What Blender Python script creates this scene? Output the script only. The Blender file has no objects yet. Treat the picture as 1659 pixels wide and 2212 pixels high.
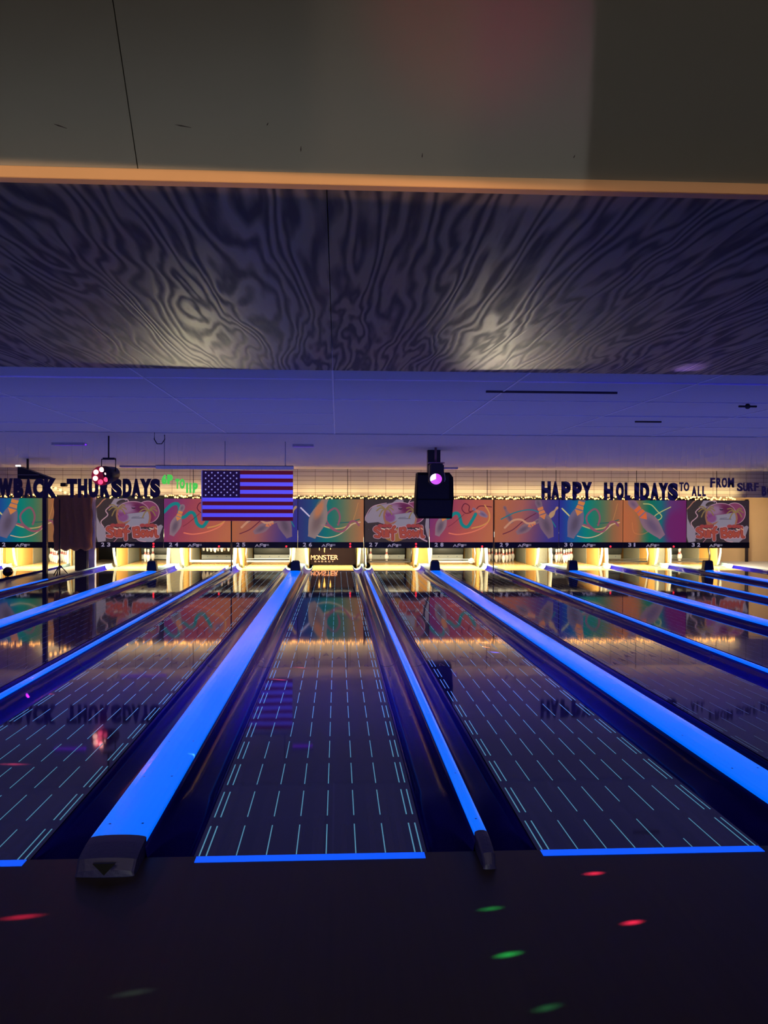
import bpy, bmesh, math, random
import numpy as np
from mathutils import Matrix, Vector
random.seed(7)
S = bpy.context.scene
COL = S.collection
# ------------------------------------------------------------------ camera, world, exposure
FPX, YAW, PITCH, ROLL, SX, H, CX, CYY = 1616.37, .0476, -.0055, .0028, -24., 1.5743, .1141, -3.4
_cy, _sy, _cp, _sp, _cr, _sr = math.cos(YAW), math.sin(YAW), math.cos(PITCH), math.sin(PITCH), math.cos(ROLL), math.sin(ROLL)
VF = Vector((_sy*_cp, _cy*_cp, _sp)); _R = Vector((_cy, -_sy, 0)); _U = _R.cross(VF)
VR = _cr*_R + _sr*_U; VU = -_sr*_R + _cr*_U
CAM = Vector((CX, CYY, H))
cd = bpy.data.cameras.new('camera'); cam = bpy.data.objects.new('camera', cd); COL.objects.link(cam)
cd.sensor_width = 36; cd.lens = FPX/2212*36; cd.shift_x = -SX/2212; cd.clip_end = 200; cd.clip_start = .05
M = Matrix((VR, VU, -VF)).transposed().to_4x4(); M.translation = CAM; cam.matrix_world = M
S.camera = cam
S.view_settings.view_transform = 'Standard'; S.view_settings.look = 'None'
S.view_settings.exposure = 0; S.view_settings.gamma = 1
S.cycles.use_denoising = True
S.cycles.use_adaptive_sampling = True; S.cycles.adaptive_threshold = .08; S.cycles.adaptive_min_samples = 16
S.cycles.max_bounces = 4; S.cycles.diffuse_bounces = 2; S.cycles.glossy_bounces = 3; S.cycles.transparent_max_bounces = 6
S.cycles.sample_clamp_indirect = 6; S.cycles.caustics_reflective = False
w = bpy.data.worlds.new('world'); S.world = w; w.use_nodes = True
w.node_tree.nodes['Background'].inputs[0].default_value = (.5, .4, .6, 1)
w.node_tree.nodes['Background'].inputs[1].default_value = .01

def at(px, py, Y):                      # world point at depth plane y=Y seen at a pixel
    d = VF + VR*((px-829.5-SX)/FPX) - VU*((py-1106)/FPX)
    return CAM + d*((Y-CYY)/d.y)

def area(name, loc, direction, sx, sy, col, power, spread=180):
    l = bpy.data.lights.new(name, 'AREA'); l.shape = 'RECTANGLE'; l.size = sx; l.size_y = sy
    l.color = col; l.energy = power; l.spread = math.radians(spread)
    o = bpy.data.objects.new(name, l); COL.objects.link(o); o.location = loc
    o.rotation_euler = Vector(direction).to_track_quat('-Z', 'Y').to_euler(); return o

def spot(name, loc, target, deg, col, power, blend=.3, rad=.01):
    l = bpy.data.lights.new(name, 'SPOT'); l.spot_size = math.radians(deg); l.spot_blend = blend
    l.color = col; l.energy = power; l.shadow_soft_size = rad
    o = bpy.data.objects.new(name, l); COL.objects.link(o); o.location = loc
    o.rotation_euler = (Vector(target)-Vector(loc)).to_track_quat('-Z', 'Y').to_euler(); return o

def tan_uv(o, p):                       # a world point in the lamp's own tangent coordinates
    q = o.rotation_euler.to_matrix().inverted() @ (Vector(p)-o.location); return q.x/-q.z, q.y/-q.z

def gobo(name, loc, target, deg, col, power, ramps):
    """spot lamp with shutters: ramps = (axis, point where dark, point where full)"""
    o = spot(name, loc, target, deg, col, power, .1); l = o.data; l.use_nodes = True; nt = l.node_tree; em = nt.nodes['Emission']; N, L = nt.nodes.new, nt.links.new
    tc = N('ShaderNodeTexCoord'); sp = N('ShaderNodeSeparateXYZ'); L(tc.outputs['Normal'], sp.inputs[0]); ng = N('ShaderNodeMath'); ng.operation = 'MULTIPLY'; ng.inputs[1].default_value = -1; L(sp.outputs['Z'], ng.inputs[0])
    dv = {}
    for i, a_ in enumerate('XY'):
        m = N('ShaderNodeMath'); m.operation = 'DIVIDE'; L(sp.outputs[a_], m.inputs[0]); L(ng.outputs[0], m.inputs[1]); dv[a_] = m.outputs[0]
    cur = None
    for a_, p0, p1 in ramps:
        if a_ == 'R':
            c_ = N('ShaderNodeMath'); c_.operation = 'POWER'; L(dv['X'], c_.inputs[0]); c_.inputs[1].default_value = 2
            d_ = N('ShaderNodeMath'); d_.operation = 'POWER'; L(dv['Y'], d_.inputs[0]); d_.inputs[1].default_value = 2
            e_ = N('ShaderNodeMath'); e_.operation = 'ADD'; L(c_.outputs[0], e_.inputs[0]); L(d_.outputs[0], e_.inputs[1]); f_ = N('ShaderNodeMath'); f_.operation = 'SQRT'; L(e_.outputs[0], f_.inputs[0]); src = f_.outputs[0]; u0, u1 = p0, p1
        else:
            k = 'XY'.index(a_); src = dv[a_]; u0, u1 = tan_uv(o, p0)[k], tan_uv(o, p1)[k]
        mr = N('ShaderNodeMapRange'); mr.interpolation_type = 'SMOOTHSTEP'; L(src, mr.inputs['Value'])
        if u0 < u1: mr.inputs['From Min'].default_value, mr.inputs['From Max'].default_value = u0, u1
        else: mr.inputs['From Min'].default_value, mr.inputs['From Max'].default_value, mr.inputs['To Min'].default_value, mr.inputs['To Max'].default_value = u1, u0, 1, 0
        if cur is None: cur = mr.outputs[0]
        else: m = N('ShaderNodeMath'); m.operation = 'MULTIPLY'; L(cur, m.inputs[0]); L(mr.outputs[0], m.inputs[1]); cur = m.outputs[0]
    L(cur, em.inputs['Strength']); return o

def on_plane(px, py, p0, n):
    d = VF + VR*((px-829.5-SX)/FPX) - VU*((py-1106)/FPX); p0, n = Vector(p0), Vector(n); return CAM + d*((p0-CAM).dot(n)/d.dot(n))
def slant(px, py): return on_plane(px, py, (0, -1.06, 2.604), (0, 1.75, 1.32))
def ply(px, py): return on_plane(px, py, (0, 0, 2.572), (0, 0, 1))

LX = {21: -9.53, 22: -7.75, 23: -5.124, 24: -3.345, 25: -1.779, 26: 0, 27: 1.566, 28: 3.345, 29: 4.911,
      30: 6.69, 31: 8.256, 32: 10.035}
HP = 18.0            # head pin
MY = 15.57           # mask plane
# --- blacklight washing the lanes, and an added upward lamp for the caps' glow on the ceiling
area('blacklight_wash_lanes', (2, 2.3, 2.69), (0, .8, -1), 22, .2, (.06, .04, 1), 270, 120)
area('cap_glow_fill', (1, 9.5, .3), (0, 0, 1), 20, 12, (.37, .33, 1), 195, 140)
# --- added lamps without fixtures: fill behind the camera, beams on panel, trim, plywood
area('behind_camera_fill', (-.6, -6.6, 1.55), (0, 1, .18), 2.6, .5, (.95, .95, .98), 5)
gobo('slant_panel_fill', (-.2, -4.6, .9), slant(800, 250), 100, (.96, .96, .95), 15, [('Y', slant(800, -200), slant(800, 385))])  # added fill lamps, shuttered so the slanted panel brightens towards its lower edge
gobo('slant_panel_fill', (-.58, -5.4, .9), slant(700, 250), 110, (.96, .97, .94), 66, [('Y', slant(700, -130), slant(700, 385)), ('X', slant(1288, 200), slant(1266, 200))])
gobo('beam_beige', (.3, -5.4, 1.2), slant(840, 250), 60, (1, .70, .54), 26, [('X', slant(630, 200), slant(730, 200)), ('X', slant(1060, 300), slant(960, 300)), ('Y', slant(840, 700), slant(840, 300))])
gobo('beam_red', (-.45, -5.4, 1.2), slant(1120, 80), 60, (.8, .16, .45), 46, [('X', slant(960, 150), slant(1080, 150)), ('X', slant(1290, 100), slant(1268, 100)), ('Y', slant(1120, 420), slant(1120, 100))])
gobo('beam_red', (-.3, -5.4, 1.2), slant(1015, 0), 30, (1, .04, .12), 60, [('R', .085, .03)])
gobo('beam_trim', (.2, -4.9, 1.1), at(640, 398, -1.05), 60, (1, .53, .24), 330, [('X', at(1500, 410, -1.05), at(850, 400, -1.05)), ('Y', at(640, 370, -1.05), at(640, 384, -1.05)), ('Y', at(640, 430, -1.05), at(640, 412, -1.05))])
gobo('beam_trim', (.8, -4.9, 1.1), at(1240, 412, -1.05), 60, (1, .45, .32), 60, [('X', at(700, 410, -1.05), at(1000, 400, -1.05)), ('Y', at(1240, 385, -1.05), at(1240, 398, -1.05)), ('Y', at(1240, 440, -1.05), at(1240, 425, -1.05))])
gobo('beam_plywood_left', (-1.25, 3.8, 1.15), ply(380, 740), 80, (1, .90, .52), 85, [('Y', ply(380, 792), ply(380, 789)), ('Y', ply(380, 420), ply(380, 790)), ('X', ply(-160, 700), ply(230, 700)), ('X', ply(860, 700), ply(520, 700))])  # added lamps low over the lanes, brightening the plywood's far edge
gobo('beam_plywood_right', (1.6, 3.8, 1.15), ply(1150, 740), 80, (1, .88, .58), 105, [('Y', ply(1150, 799), ply(1150, 796)), ('Y', ply(1150, 420), ply(1150, 790)), ('X', ply(850, 700), ply(1120, 700)), ('X', ply(1560, 700), ply(1270, 700))])
gobo('beam_plywood_soft', (.4, -5.2, .4), ply(700, 600), 100, (1, .88, .84), 26, [('Y', (0, -1.05, 2.58), (0, -1.05, 2.54)), ('Y', (0, 2.08, 2.572), (0, 1.9, 2.572)), ('X', ply(1750, 600), ply(1000, 600))])  # added fill lifting the whole plywood underside
gobo('beam_plywood_blue', (3.2, 4.4, 1.1), ply(1490, 797), 20, (.45, .25, 1), 160, [('Y', ply(1490, 803), ply(1490, 800)), ('R', .05, .01)])
area('approach_ambient', (0, -3.2, 4.2), (0, .1, -1), 8, 2, (1, .8, .6), 36)  # added overhead fill for the approach floor
# --- pin deck lamps
for n, x in LX.items():
    area('pin_deck_lamp', (x, HP-1.75, .88), (0, .35, -1), 1.25, .1, (1, .88, .58), {29: 75, 26: 75, 31: 95, 27: 130}.get(n, 190))
# --- fairy light glow on the wall over the masks
for k in range(-4, 7):
    x = -.883+k*1.6727+.84
    area('fairy_light_glow', (x, MY+.33, 1.93), (0, 1, .75), 1.6, .05, (1, .70, .29), 2.9, 130)
area('rear_service_lamp', (12.2, 16.9, 1.75), (.2, 1, -.35), 2.0, .1, (1, .72, .42), 30)
# --- moving laser dots on the approach and lanes
LAS = [((1283, 1887), (1, .03, .1), 1), ((1366, 1993), (1, .03, .1), 1.1), ((47, 1981), (1, .03, .1), 1), ((1060, 1963), (.03, 1, .15), .3),
       ((1098, 2062), (.03, 1, .15), .6), ((1182, 2177), (.1, 1, .3), .12), ((286, 2145), (.5, 1, .7), .06), ((648, 1442), (1, .1, .1), 2),
       ((602, 1468), (1, .1, .1), 2), ((90, 1498), (1, .05, .1), 6), ((30, 1651), (1, .08, .1), 1), ((1068, 1409), (.05, .1, 1), 5),
       ((1045, 1388), (1, .3, .05), 5), ((1050, 1398), (1, .35, .05), 5), ((316, 1657), (1, .2, .5), .8)]
LS = Vector((6.5, .6, 2.0))
for (px, py), c, e in LAS:
    d = VF + VR*((px-829.5-SX)/FPX) - VU*((py-1106)/FPX); p = CAM + d*(-H/d.z)
    gobo('laser_dot', LS, p, 2, c, 110000*e, [('R', .0026, .0012)])

# ------------------------------------------------------------------ helpers
def s2l(c):
    return tuple((v/255/12.92 if v/255 <= .04045 else ((v/255+.055)/1.055)**2.4) for v in c)

def mat(name, col, rough=.5, metal=0, emit=None, es=0, spec=.5, bump=0, bscale=30, vary=0, coat=0, stretch=(1, 1, 1), trans=0):
    m = bpy.data.materials.new(name); m.use_nodes = True; nt = m.node_tree; b = nt.nodes['Principled BSDF']
    b.inputs['Base Color'].default_value = (*col, 1); b.inputs['Roughness'].default_value = rough
    b.inputs['Metallic'].default_value = metal; b.inputs['Specular IOR Level'].default_value = spec
    b.inputs['Coat Weight'].default_value = coat; b.inputs['Coat Roughness'].default_value = .08
    if trans: b.inputs['Transmission Weight'].default_value = trans
    if emit: b.inputs['Emission Color'].default_value = (*emit, 1); b.inputs['Emission Strength'].default_value = es
    tc = nt.nodes.new('ShaderNodeTexCoord'); mp = nt.nodes.new('ShaderNodeMapping'); mp.inputs['Scale'].default_value = stretch
    nz = nt.nodes.new('ShaderNodeTexNoise'); nz.inputs['Scale'].default_value = bscale; nz.inputs['Detail'].default_value = 4
    nt.links.new(tc.outputs['Object'], mp.inputs[0]); nt.links.new(mp.outputs[0], nz.inputs['Vector'])
    v = vary or .12
    mx = nt.nodes.new('ShaderNodeMix'); mx.data_type = 'RGBA'
    mx.inputs['A'].default_value = (*[c*(1-v) for c in col], 1); mx.inputs['B'].default_value = (*[min(1, c*(1+v)) for c in col], 1)
    nt.links.new(nz.outputs['Fac'], mx.inputs['Factor']); nt.links.new(mx.outputs['Result'], b.inputs['Base Color'])
    if bump:
        bn = nt.nodes.new('ShaderNodeBump'); bn.inputs['Strength'].default_value = bump; bn.inputs['Distance'].default_value = .01
        nt.links.new(nz.outputs['Fac'], bn.inputs['Height']); nt.links.new(bn.outputs[0], b.inputs['Normal'])
    return m

def add_box(bm, x0, x1, y0, y1, z0, z1, mi=0):
    vs = [bm.verts.new(p) for p in ((x0, y0, z0), (x1, y0, z0), (x1, y1, z0), (x0, y1, z0), (x0, y0, z1), (x1, y0, z1), (x1, y1, z1), (x0, y1, z1))]
    for q in ((0, 3, 2, 1), (4, 5, 6, 7), (0, 1, 5, 4), (1, 2, 6, 5), (2, 3, 7, 6), (3, 0, 4, 7)):
        f = bm.faces.new([vs[i] for i in q]); f.material_index = mi
    return vs

def add_tube(bm, pts, r, n=8, mi=0):
    pts = [Vector(p) for p in pts]; rings = []
    for i, p in enumerate(pts):
        t = (pts[min(i+1, len(pts)-1)]-pts[max(i-1, 0)]).normalized()
        a = t.cross(Vector((0, 0, 1)));  a = Vector((1, 0, 0)) if a.length < 1e-3 else a.normalized()
        b = t.cross(a).normalized(); rr = r[i] if isinstance(r, (list, tuple)) else r
        rings.append([bm.verts.new(p+(a*math.cos(k*2*math.pi/n)+b*math.sin(k*2*math.pi/n))*rr) for k in range(n)])
    for i in range(len(rings)-1):
        for k in range(n):
            f = bm.faces.new((rings[i][k], rings[i][(k+1) % n], rings[i+1][(k+1) % n], rings[i+1][k])); f.material_index = mi; f.smooth = True
    for rg in (rings[0], rings[-1]):
        f = bm.faces.new(rg); f.material_index = mi

def add_lathe(bm, prof, n=20, c=(0, 0, 0), mi=0, mis=None):
    rings = [[bm.verts.new((c[0]+r*math.cos(k*2*math.pi/n), c[1]+r*math.sin(k*2*math.pi/n), c[2]+z)) for k in range(n)] for r, z in prof]
    for i in range(len(rings)-1):
        for k in range(n):
            f = bm.faces.new((rings[i][k], rings[i][(k+1) % n], rings[i+1][(k+1) % n], rings[i+1][k])); f.smooth = True
            f.material_index = mis[i] if mis else mi
    bm.faces.new(rings[0][::-1]); bm.faces.new(rings[-1])

def add_extrude(bm, prof, y0, y1, close=False, mi=0, smooth=True, ys=None):   # profile in x,z swept along y
    ys = ys or [y0, y1]
    rs = [[bm.verts.new((x, y, z)) for x, z in prof] for y in ys]
    n = len(prof)
    for j in range(len(ys)-1):
        for i in range(n if close else n-1):
            f = bm.faces.new((rs[j][i], rs[j][(i+1) % n], rs[j+1][(i+1) % n], rs[j+1][i])); f.smooth = smooth; f.material_index = mi
    if close:
        bm.faces.new(rs[0]).material_index = mi; bm.faces.new(rs[-1][::-1]).material_index = mi

def obj(name, bm, mats, parent=None, loc=None, fix=True):
    if fix: bmesh.ops.recalc_face_normals(bm, faces=bm.faces)
    me = bpy.data.meshes.new(name); bm.to_mesh(me); bm.free()
    for m in (mats if isinstance(mats, (list, tuple)) else [mats]): me.materials.append(m)
    o = bpy.data.objects.new(name, me); COL.objects.link(o)
    if parent: o.parent = parent
    if loc is not None: o.location = loc
    return o

def tag(o, label=None, cat=None, group=None, kind=None):
    if label: o['label'] = label
    if cat: o['category'] = cat
    if group: o['group'] = group
    if kind: o['kind'] = kind
    return o

def thing(name, label, cat, loc=(0, 0, 0), group=None):
    o = bpy.data.objects.new(name, None); COL.objects.link(o); o.location = loc; o.empty_display_size = .1
    return tag(o, label, cat, group)

def RC(y): return 2.72-.145*(y-8.3)/7.8      # underside of the rear ceiling
def B(): return bmesh.new()
def box(name, x0, x1, y0, y1, z0, z1, m, parent=None, bev=0):
    bm = B(); c = ((x0+x1)/2, (y0+y1)/2, (z0+z1)/2)
    add_box(bm, x0-c[0], x1-c[0], y0-c[1], y1-c[1], z0-c[2], z1-c[2])
    if bev: bmesh.ops.bevel(bm, geom=list(bm.edges), offset=bev, segments=2, affect='EDGES')
    return obj(name, bm, m, parent, c)

def dup(o, parent=None, loc=None):
    c = o.copy(); COL.objects.link(c)
    if parent: c.parent = parent
    if loc is not None: c.location = loc
    for ch in list(o.children): dup(ch, c)
    return c

_glyph = {}
def glyph(ch, w_, h_, d, bold=.03):           # upright solid letter, w x h x d, lower left at origin, facing -y
    key = (ch, bold)
    if key not in _glyph:
        cu = bpy.data.curves.new('glyph', 'FONT'); cu.body = ch; cu.offset = bold; cu.extrude = .5; cu.resolution_u = 4
        o = bpy.data.objects.new('glyph', cu); COL.objects.link(o)
        dg = bpy.context.evaluated_depsgraph_get(); dg.update()
        me = bpy.data.meshes.new_from_object(o.evaluated_get(dg)); bpy.data.objects.remove(o)
        v = np.empty(len(me.vertices)*3); me.vertices.foreach_get('co', v); v = v.reshape(-1, 3)
        _glyph[key] = (v, [tuple(p.vertices) for p in me.polygons]); bpy.data.meshes.remove(me)
    v, f = _glyph[key]; lo, hi = v.min(0), v.max(0); u = (v-lo)/np.maximum(hi-lo, 1e-6)
    me = bpy.data.meshes.new('letter')
    me.from_pydata([(a*w_, (1-c)*d, b*h_) for a, b, c in u], [], f); me.update(); return me

def mesh_obj(name, me, m, parent=None, loc=None):
    me.materials.clear(); me.materials.append(m)
    o = bpy.data.objects.new(name, me); COL.objects.link(o)
    if parent: o.parent = parent
    if loc is not None: o.location = loc
    return o

def text_strip(name, s, x0, x1, z0, h_, y, m, parent, gap=.12, d=.004, bold=.02):
    n = len(s); wd = [(.45 if c in '1I' else 1) for c in s]; tot = sum(wd)+gap*(n-1); u = (x1-x0)/tot; x = x0
    vs, fs = [], []
    for c, q in zip(s, wd):
        if c != ' ':
            me = glyph(c, u*q, h_, d, bold); o = len(vs)
            vs += [(v.co.x+x, v.co.y+y, v.co.z+z0) for v in me.vertices]; fs += [tuple(i+o for i in p.vertices) for p in me.polygons]
            bpy.data.meshes.remove(me)
        x += u*(q+gap)
    me = bpy.data.meshes.new(name); me.from_pydata(vs, [], fs); me.update()
    return mesh_obj(name, me, m, parent)

# ------------------------------------------------------------------ artwork raster (design of the printed panels, evaluated on a fine vertex grid)
class Art:
    def __init__(s, W, Hh, k):
        s.W, s.H, s.k = W, Hh, k; s.nx, s.ny = int(W*k)+1, int(Hh*k)+1
        s.u, s.v = np.meshgrid(np.linspace(0, W, s.nx), np.linspace(0, Hh, s.ny)); s.c = np.zeros((s.ny, s.nx, 3))
    def grad(s, stops, skew=0):
        t = (s.u+skew*(s.v-s.H/2))/s.W; xs = [a for a, _ in stops]
        for i in range(3): s.c[..., i] = np.interp(t, xs, [b[i] for _, b in stops])
    def mix(s, a, col):
        a = np.clip(a, 0, 1)[..., None]; s.c = s.c*(1-a)+np.array(col)*a
    def segd(s, pts, closed=False):
        d = np.full(s.u.shape, 1e9); n = len(pts)
        for i in range(n if closed else n-1):
            (x0, y0), (x1, y1) = pts[i], pts[(i+1) % n]; dx, dy = x1-x0, y1-y0; L = dx*dx+dy*dy+1e-9
            t = np.clip(((s.u-x0)*dx+(s.v-y0)*dy)/L, 0, 1); d = np.minimum(d, np.hypot(s.u-x0-t*dx, s.v-y0-t*dy))
        return d
    def poly(s, pts, col, al=1, grow=0, soft=.6):
        ins = np.zeros(s.u.shape, bool); n = len(pts)
        for i in range(n):
            (x0, y0), (x1, y1) = pts[i], pts[(i+1) % n]
            if y0 == y1: continue
            c = ((y0 > s.v) != (y1 > s.v)) & (s.u < (x1-x0)*(s.v-y0)/(y1-y0)+x0); ins ^= c
        d = s.segd(pts, True); sd = np.where(ins, -d, d)-grow
        s.mix(np.clip(.5-sd/soft, 0, 1)*al, col)
    def line(s, pts, wd, col, al=1, soft=.6, curve=True):
        if curve and len(pts) > 2: pts = crv(pts)
        s.mix(np.clip(.5-(s.segd(pts)-wd/2)/soft, 0, 1)*al, col)
    def ell(s, cx, cy, rx, ry, col, al=1, rot=0, soft=.6):
        a = math.radians(rot); du, dv = s.u-cx, s.v-cy; x, y = du*math.cos(a)+dv*math.sin(a), -du*math.sin(a)+dv*math.cos(a)
        r = np.hypot(x/rx, y/ry); s.mix(np.clip(.5-(r-1)*min(rx, ry)/soft, 0, 1)*al, col)
    def pin(s, bx, by, ang, L, col=(125, 108, 115), band=(205, 125, 65), shade=(80, 66, 78), bands=1):
        a = math.radians(ang); ax = (math.sin(a), -math.cos(a)); nx = (math.cos(a), math.sin(a))
        P = [(0, .44), (.05, .5), (.15, .72), (.3, .98), (.4, 1), (.52, .8), (.65, .42), (.72, .36), (.8, .42), (.88, .52), (.95, .46), (1, .2)]
        R = L/6.2; q = lambda t, w: (bx+ax[0]*t*L+nx[0]*w*R, by+ax[1]*t*L+nx[1]*w*R)
        s.poly([q(t, w_) for t, w_ in P]+[q(t, -w_) for t, w_ in P[::-1]], col, .93)
        m = q(.3, 0); s.ell(m[0], m[1], R*.45, L*.17, shade, .65, ang, soft=R*.5)
        m = q(.88, 0); s.ell(m[0], m[1], R*.2, L*.06, shade, .6, ang, soft=R*.3)
        if bands:
            s.poly([q(.78, .44), q(.78, -.44), q(.71, -.4), q(.71, .4)], band); s.poly([q(.69, .42), q(.69, -.42), q(.62, -.5), q(.62, .5)], band)
            s.poly([q(.59, .55), q(.59, -.55), q(.47, 0)], band)

def crv(p, n=7):
    p = [p[0]]+list(p)+[p[-1]]; out = []
    for i in range(1, len(p)-2):
        a, b, c, d = [np.array(q, float) for q in p[i-1:i+3]]
        for k in range(n):
            t = k/n; out.append(tuple(.5*(2*b+(c-a)*t+(2*a-5*b+4*c-d)*t*t+(3*b-a-3*c+d)*t**3)))
    out.append(tuple(p[-2])); return out

TEAL, PINK, YEL = (28, 130, 122), (150, 82, 95), (205, 165, 100)
def art_teal(kind):
    A = Art(141, 94, 1.6)
    A.grad([(0, (52, 50, 105)), (.2, (40, 70, 112)), (.42, (22, 112, 105)), (.58, (60, 115, 90)), (.8, (135, 115, 75)), (1, (178, 112, 68))] if kind == 26 else
           [(0, (48, 45, 130)), (.2, (25, 90, 140)), (.42, (12, 128, 112)), (.62, (60, 120, 85)), (.85, (150, 105, 65)), (1, (180, 105, 62))])
    A.line([(6, 19), (24, 37)], 3, (215, 200, 215) if kind == 26 else (205, 195, 120))
    A.line([(84, 52), (110, 50), (132, 44)], 2.2, (35, 95, 88), .8)
    A.line([(129, 8), (125, 25), (119, 45)], 1.4, (200, 140, 75), .7)
    A.line([(48, 56), (72, 64), (95, 63), (112, 56), (132, 50)], 2.4, YEL)
    A.line([(40, 80), (62, 84), (85, 79), (103, 67), (118, 54), (134, 50)], 2, (215, 180, 135))
    A.line([(54, 55), (66, 59), (80, 69), (96, 70), (106, 60), (114, 49), (124, 49), (131, 57)], 4, PINK)
    A.line([(84, 70), (66, 56), (60, 40), (66, 28), (78, 20), (86, 26), (90, 40), (86, 56)], 4.2, PINK, .9)
    A.line([(70, 64), (62, 50), (60, 38), (64, 30)], 3, (130, 85, 100), .6)
    if kind == 26: A.pin(29, 84, 19, 118, (150, 125, 112), (190, 120, 72), (105, 82, 78), 0); A.ell(45, 22, 8, 20, (190, 118, 72), .85, 20, 6)
    else: A.pin(25, 84, 17, 108, (118, 100, 118), (215, 130, 65))
    return A
def art_magenta():
    A = Art(141, 94, 1.6)
    A.grad([(0, (120, 52, 100)), (.3, (158, 68, 80)), (.6, (180, 88, 72)), (1, (190, 108, 70))], .35)
    A.line([(0, 29), (15, 14), (28, 11), (33, 22), (31, 38), (42, 40), (55, 30), (64, 34), (70, 54), (82, 60), (93, 45), (100, 32)], 7, TEAL)
    A.line([(90, 28), (78, 30), (70, 20), (76, 9), (86, 14), (86, 26), (100, 22), (110, 14), (135, 16)], 1.8, (95, 30, 45))
    A.line([(40, 60), (52, 52), (75, 32)], 1.4, (110, 35, 50), .7)
    A.pin(126, 38, -60, 38, (140, 115, 130), (200, 120, 80), (90, 80, 110))
    A.line([(120, 12), (130, 30), (128, 48), (112, 58), (92, 63)], 2.6, (215, 150, 75))
    A.line([(42, 74), (62, 77), (90, 72), (115, 62), (126, 52)], 2.2, (240, 125, 90))
    A.pin(16, 80, 20, 72, (140, 118, 118), (215, 130, 65))
    return A
def art_orange():
    A = Art(141, 94, 1.6)
    A.grad([(0, (182, 105, 62)), (.4, (165, 95, 80)), (.65, (110, 70, 100)), (.85, (70, 58, 118)), (1, (52, 50, 125))], .15)
    A.pin(38, 52, -25, 42, (135, 100, 100), (200, 120, 80), (90, 70, 90), 0)
    A.pin(48, 74, 60, 60, (135, 105, 108), (215, 120, 75), (85, 70, 85))
    A.line([(14, 43), (45, 28), (80, 22), (105, 32), (124, 45), (134, 60)], 2.4, (35, 120, 125))
    A.line([(18, 76), (40, 66), (65, 45), (90, 30)], 1.8, (100, 35, 55))
    A.pin(118, 42, 38, 34, (190, 150, 100), (215, 150, 85), (190, 150, 100), 0)
    A.line([(22, 62), (40, 46), (58, 44), (72, 52), (88, 50)], 4.5, (205, 150, 110), .9)
    A.pin(124, 84, -20, 92, (125, 100, 108), (215, 125, 70))
    return A
def art_wild():
    A = Art(141, 94, 1.6)
    A.grad([(0, (185, 108, 60)), (.25, (130, 110, 70)), (.42, (20, 115, 85)), (.6, (30, 105, 105)), (.75, (95, 55, 105)), (1, (110, 38, 92))])
    A.ell(122, 62, 30, 38, (112, 35, 92), .8, soft=14); A.ell(12, 60, 26, 50, (190, 105, 60), .8, soft=18)
    A.line([(45, 8), (62, 10), (76, 24), (86, 36), (78, 44), (70, 36), (84, 26), (106, 15)], 2.2, (190, 185, 110))
    A.line([(20, 50), (24, 72), (42, 76), (56, 70)], 2, (200, 125, 70), .6)
    A.pin(88, 82, -42, 112, (140, 105, 115), (220, 105, 55), (90, 72, 100))
    return A
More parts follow.
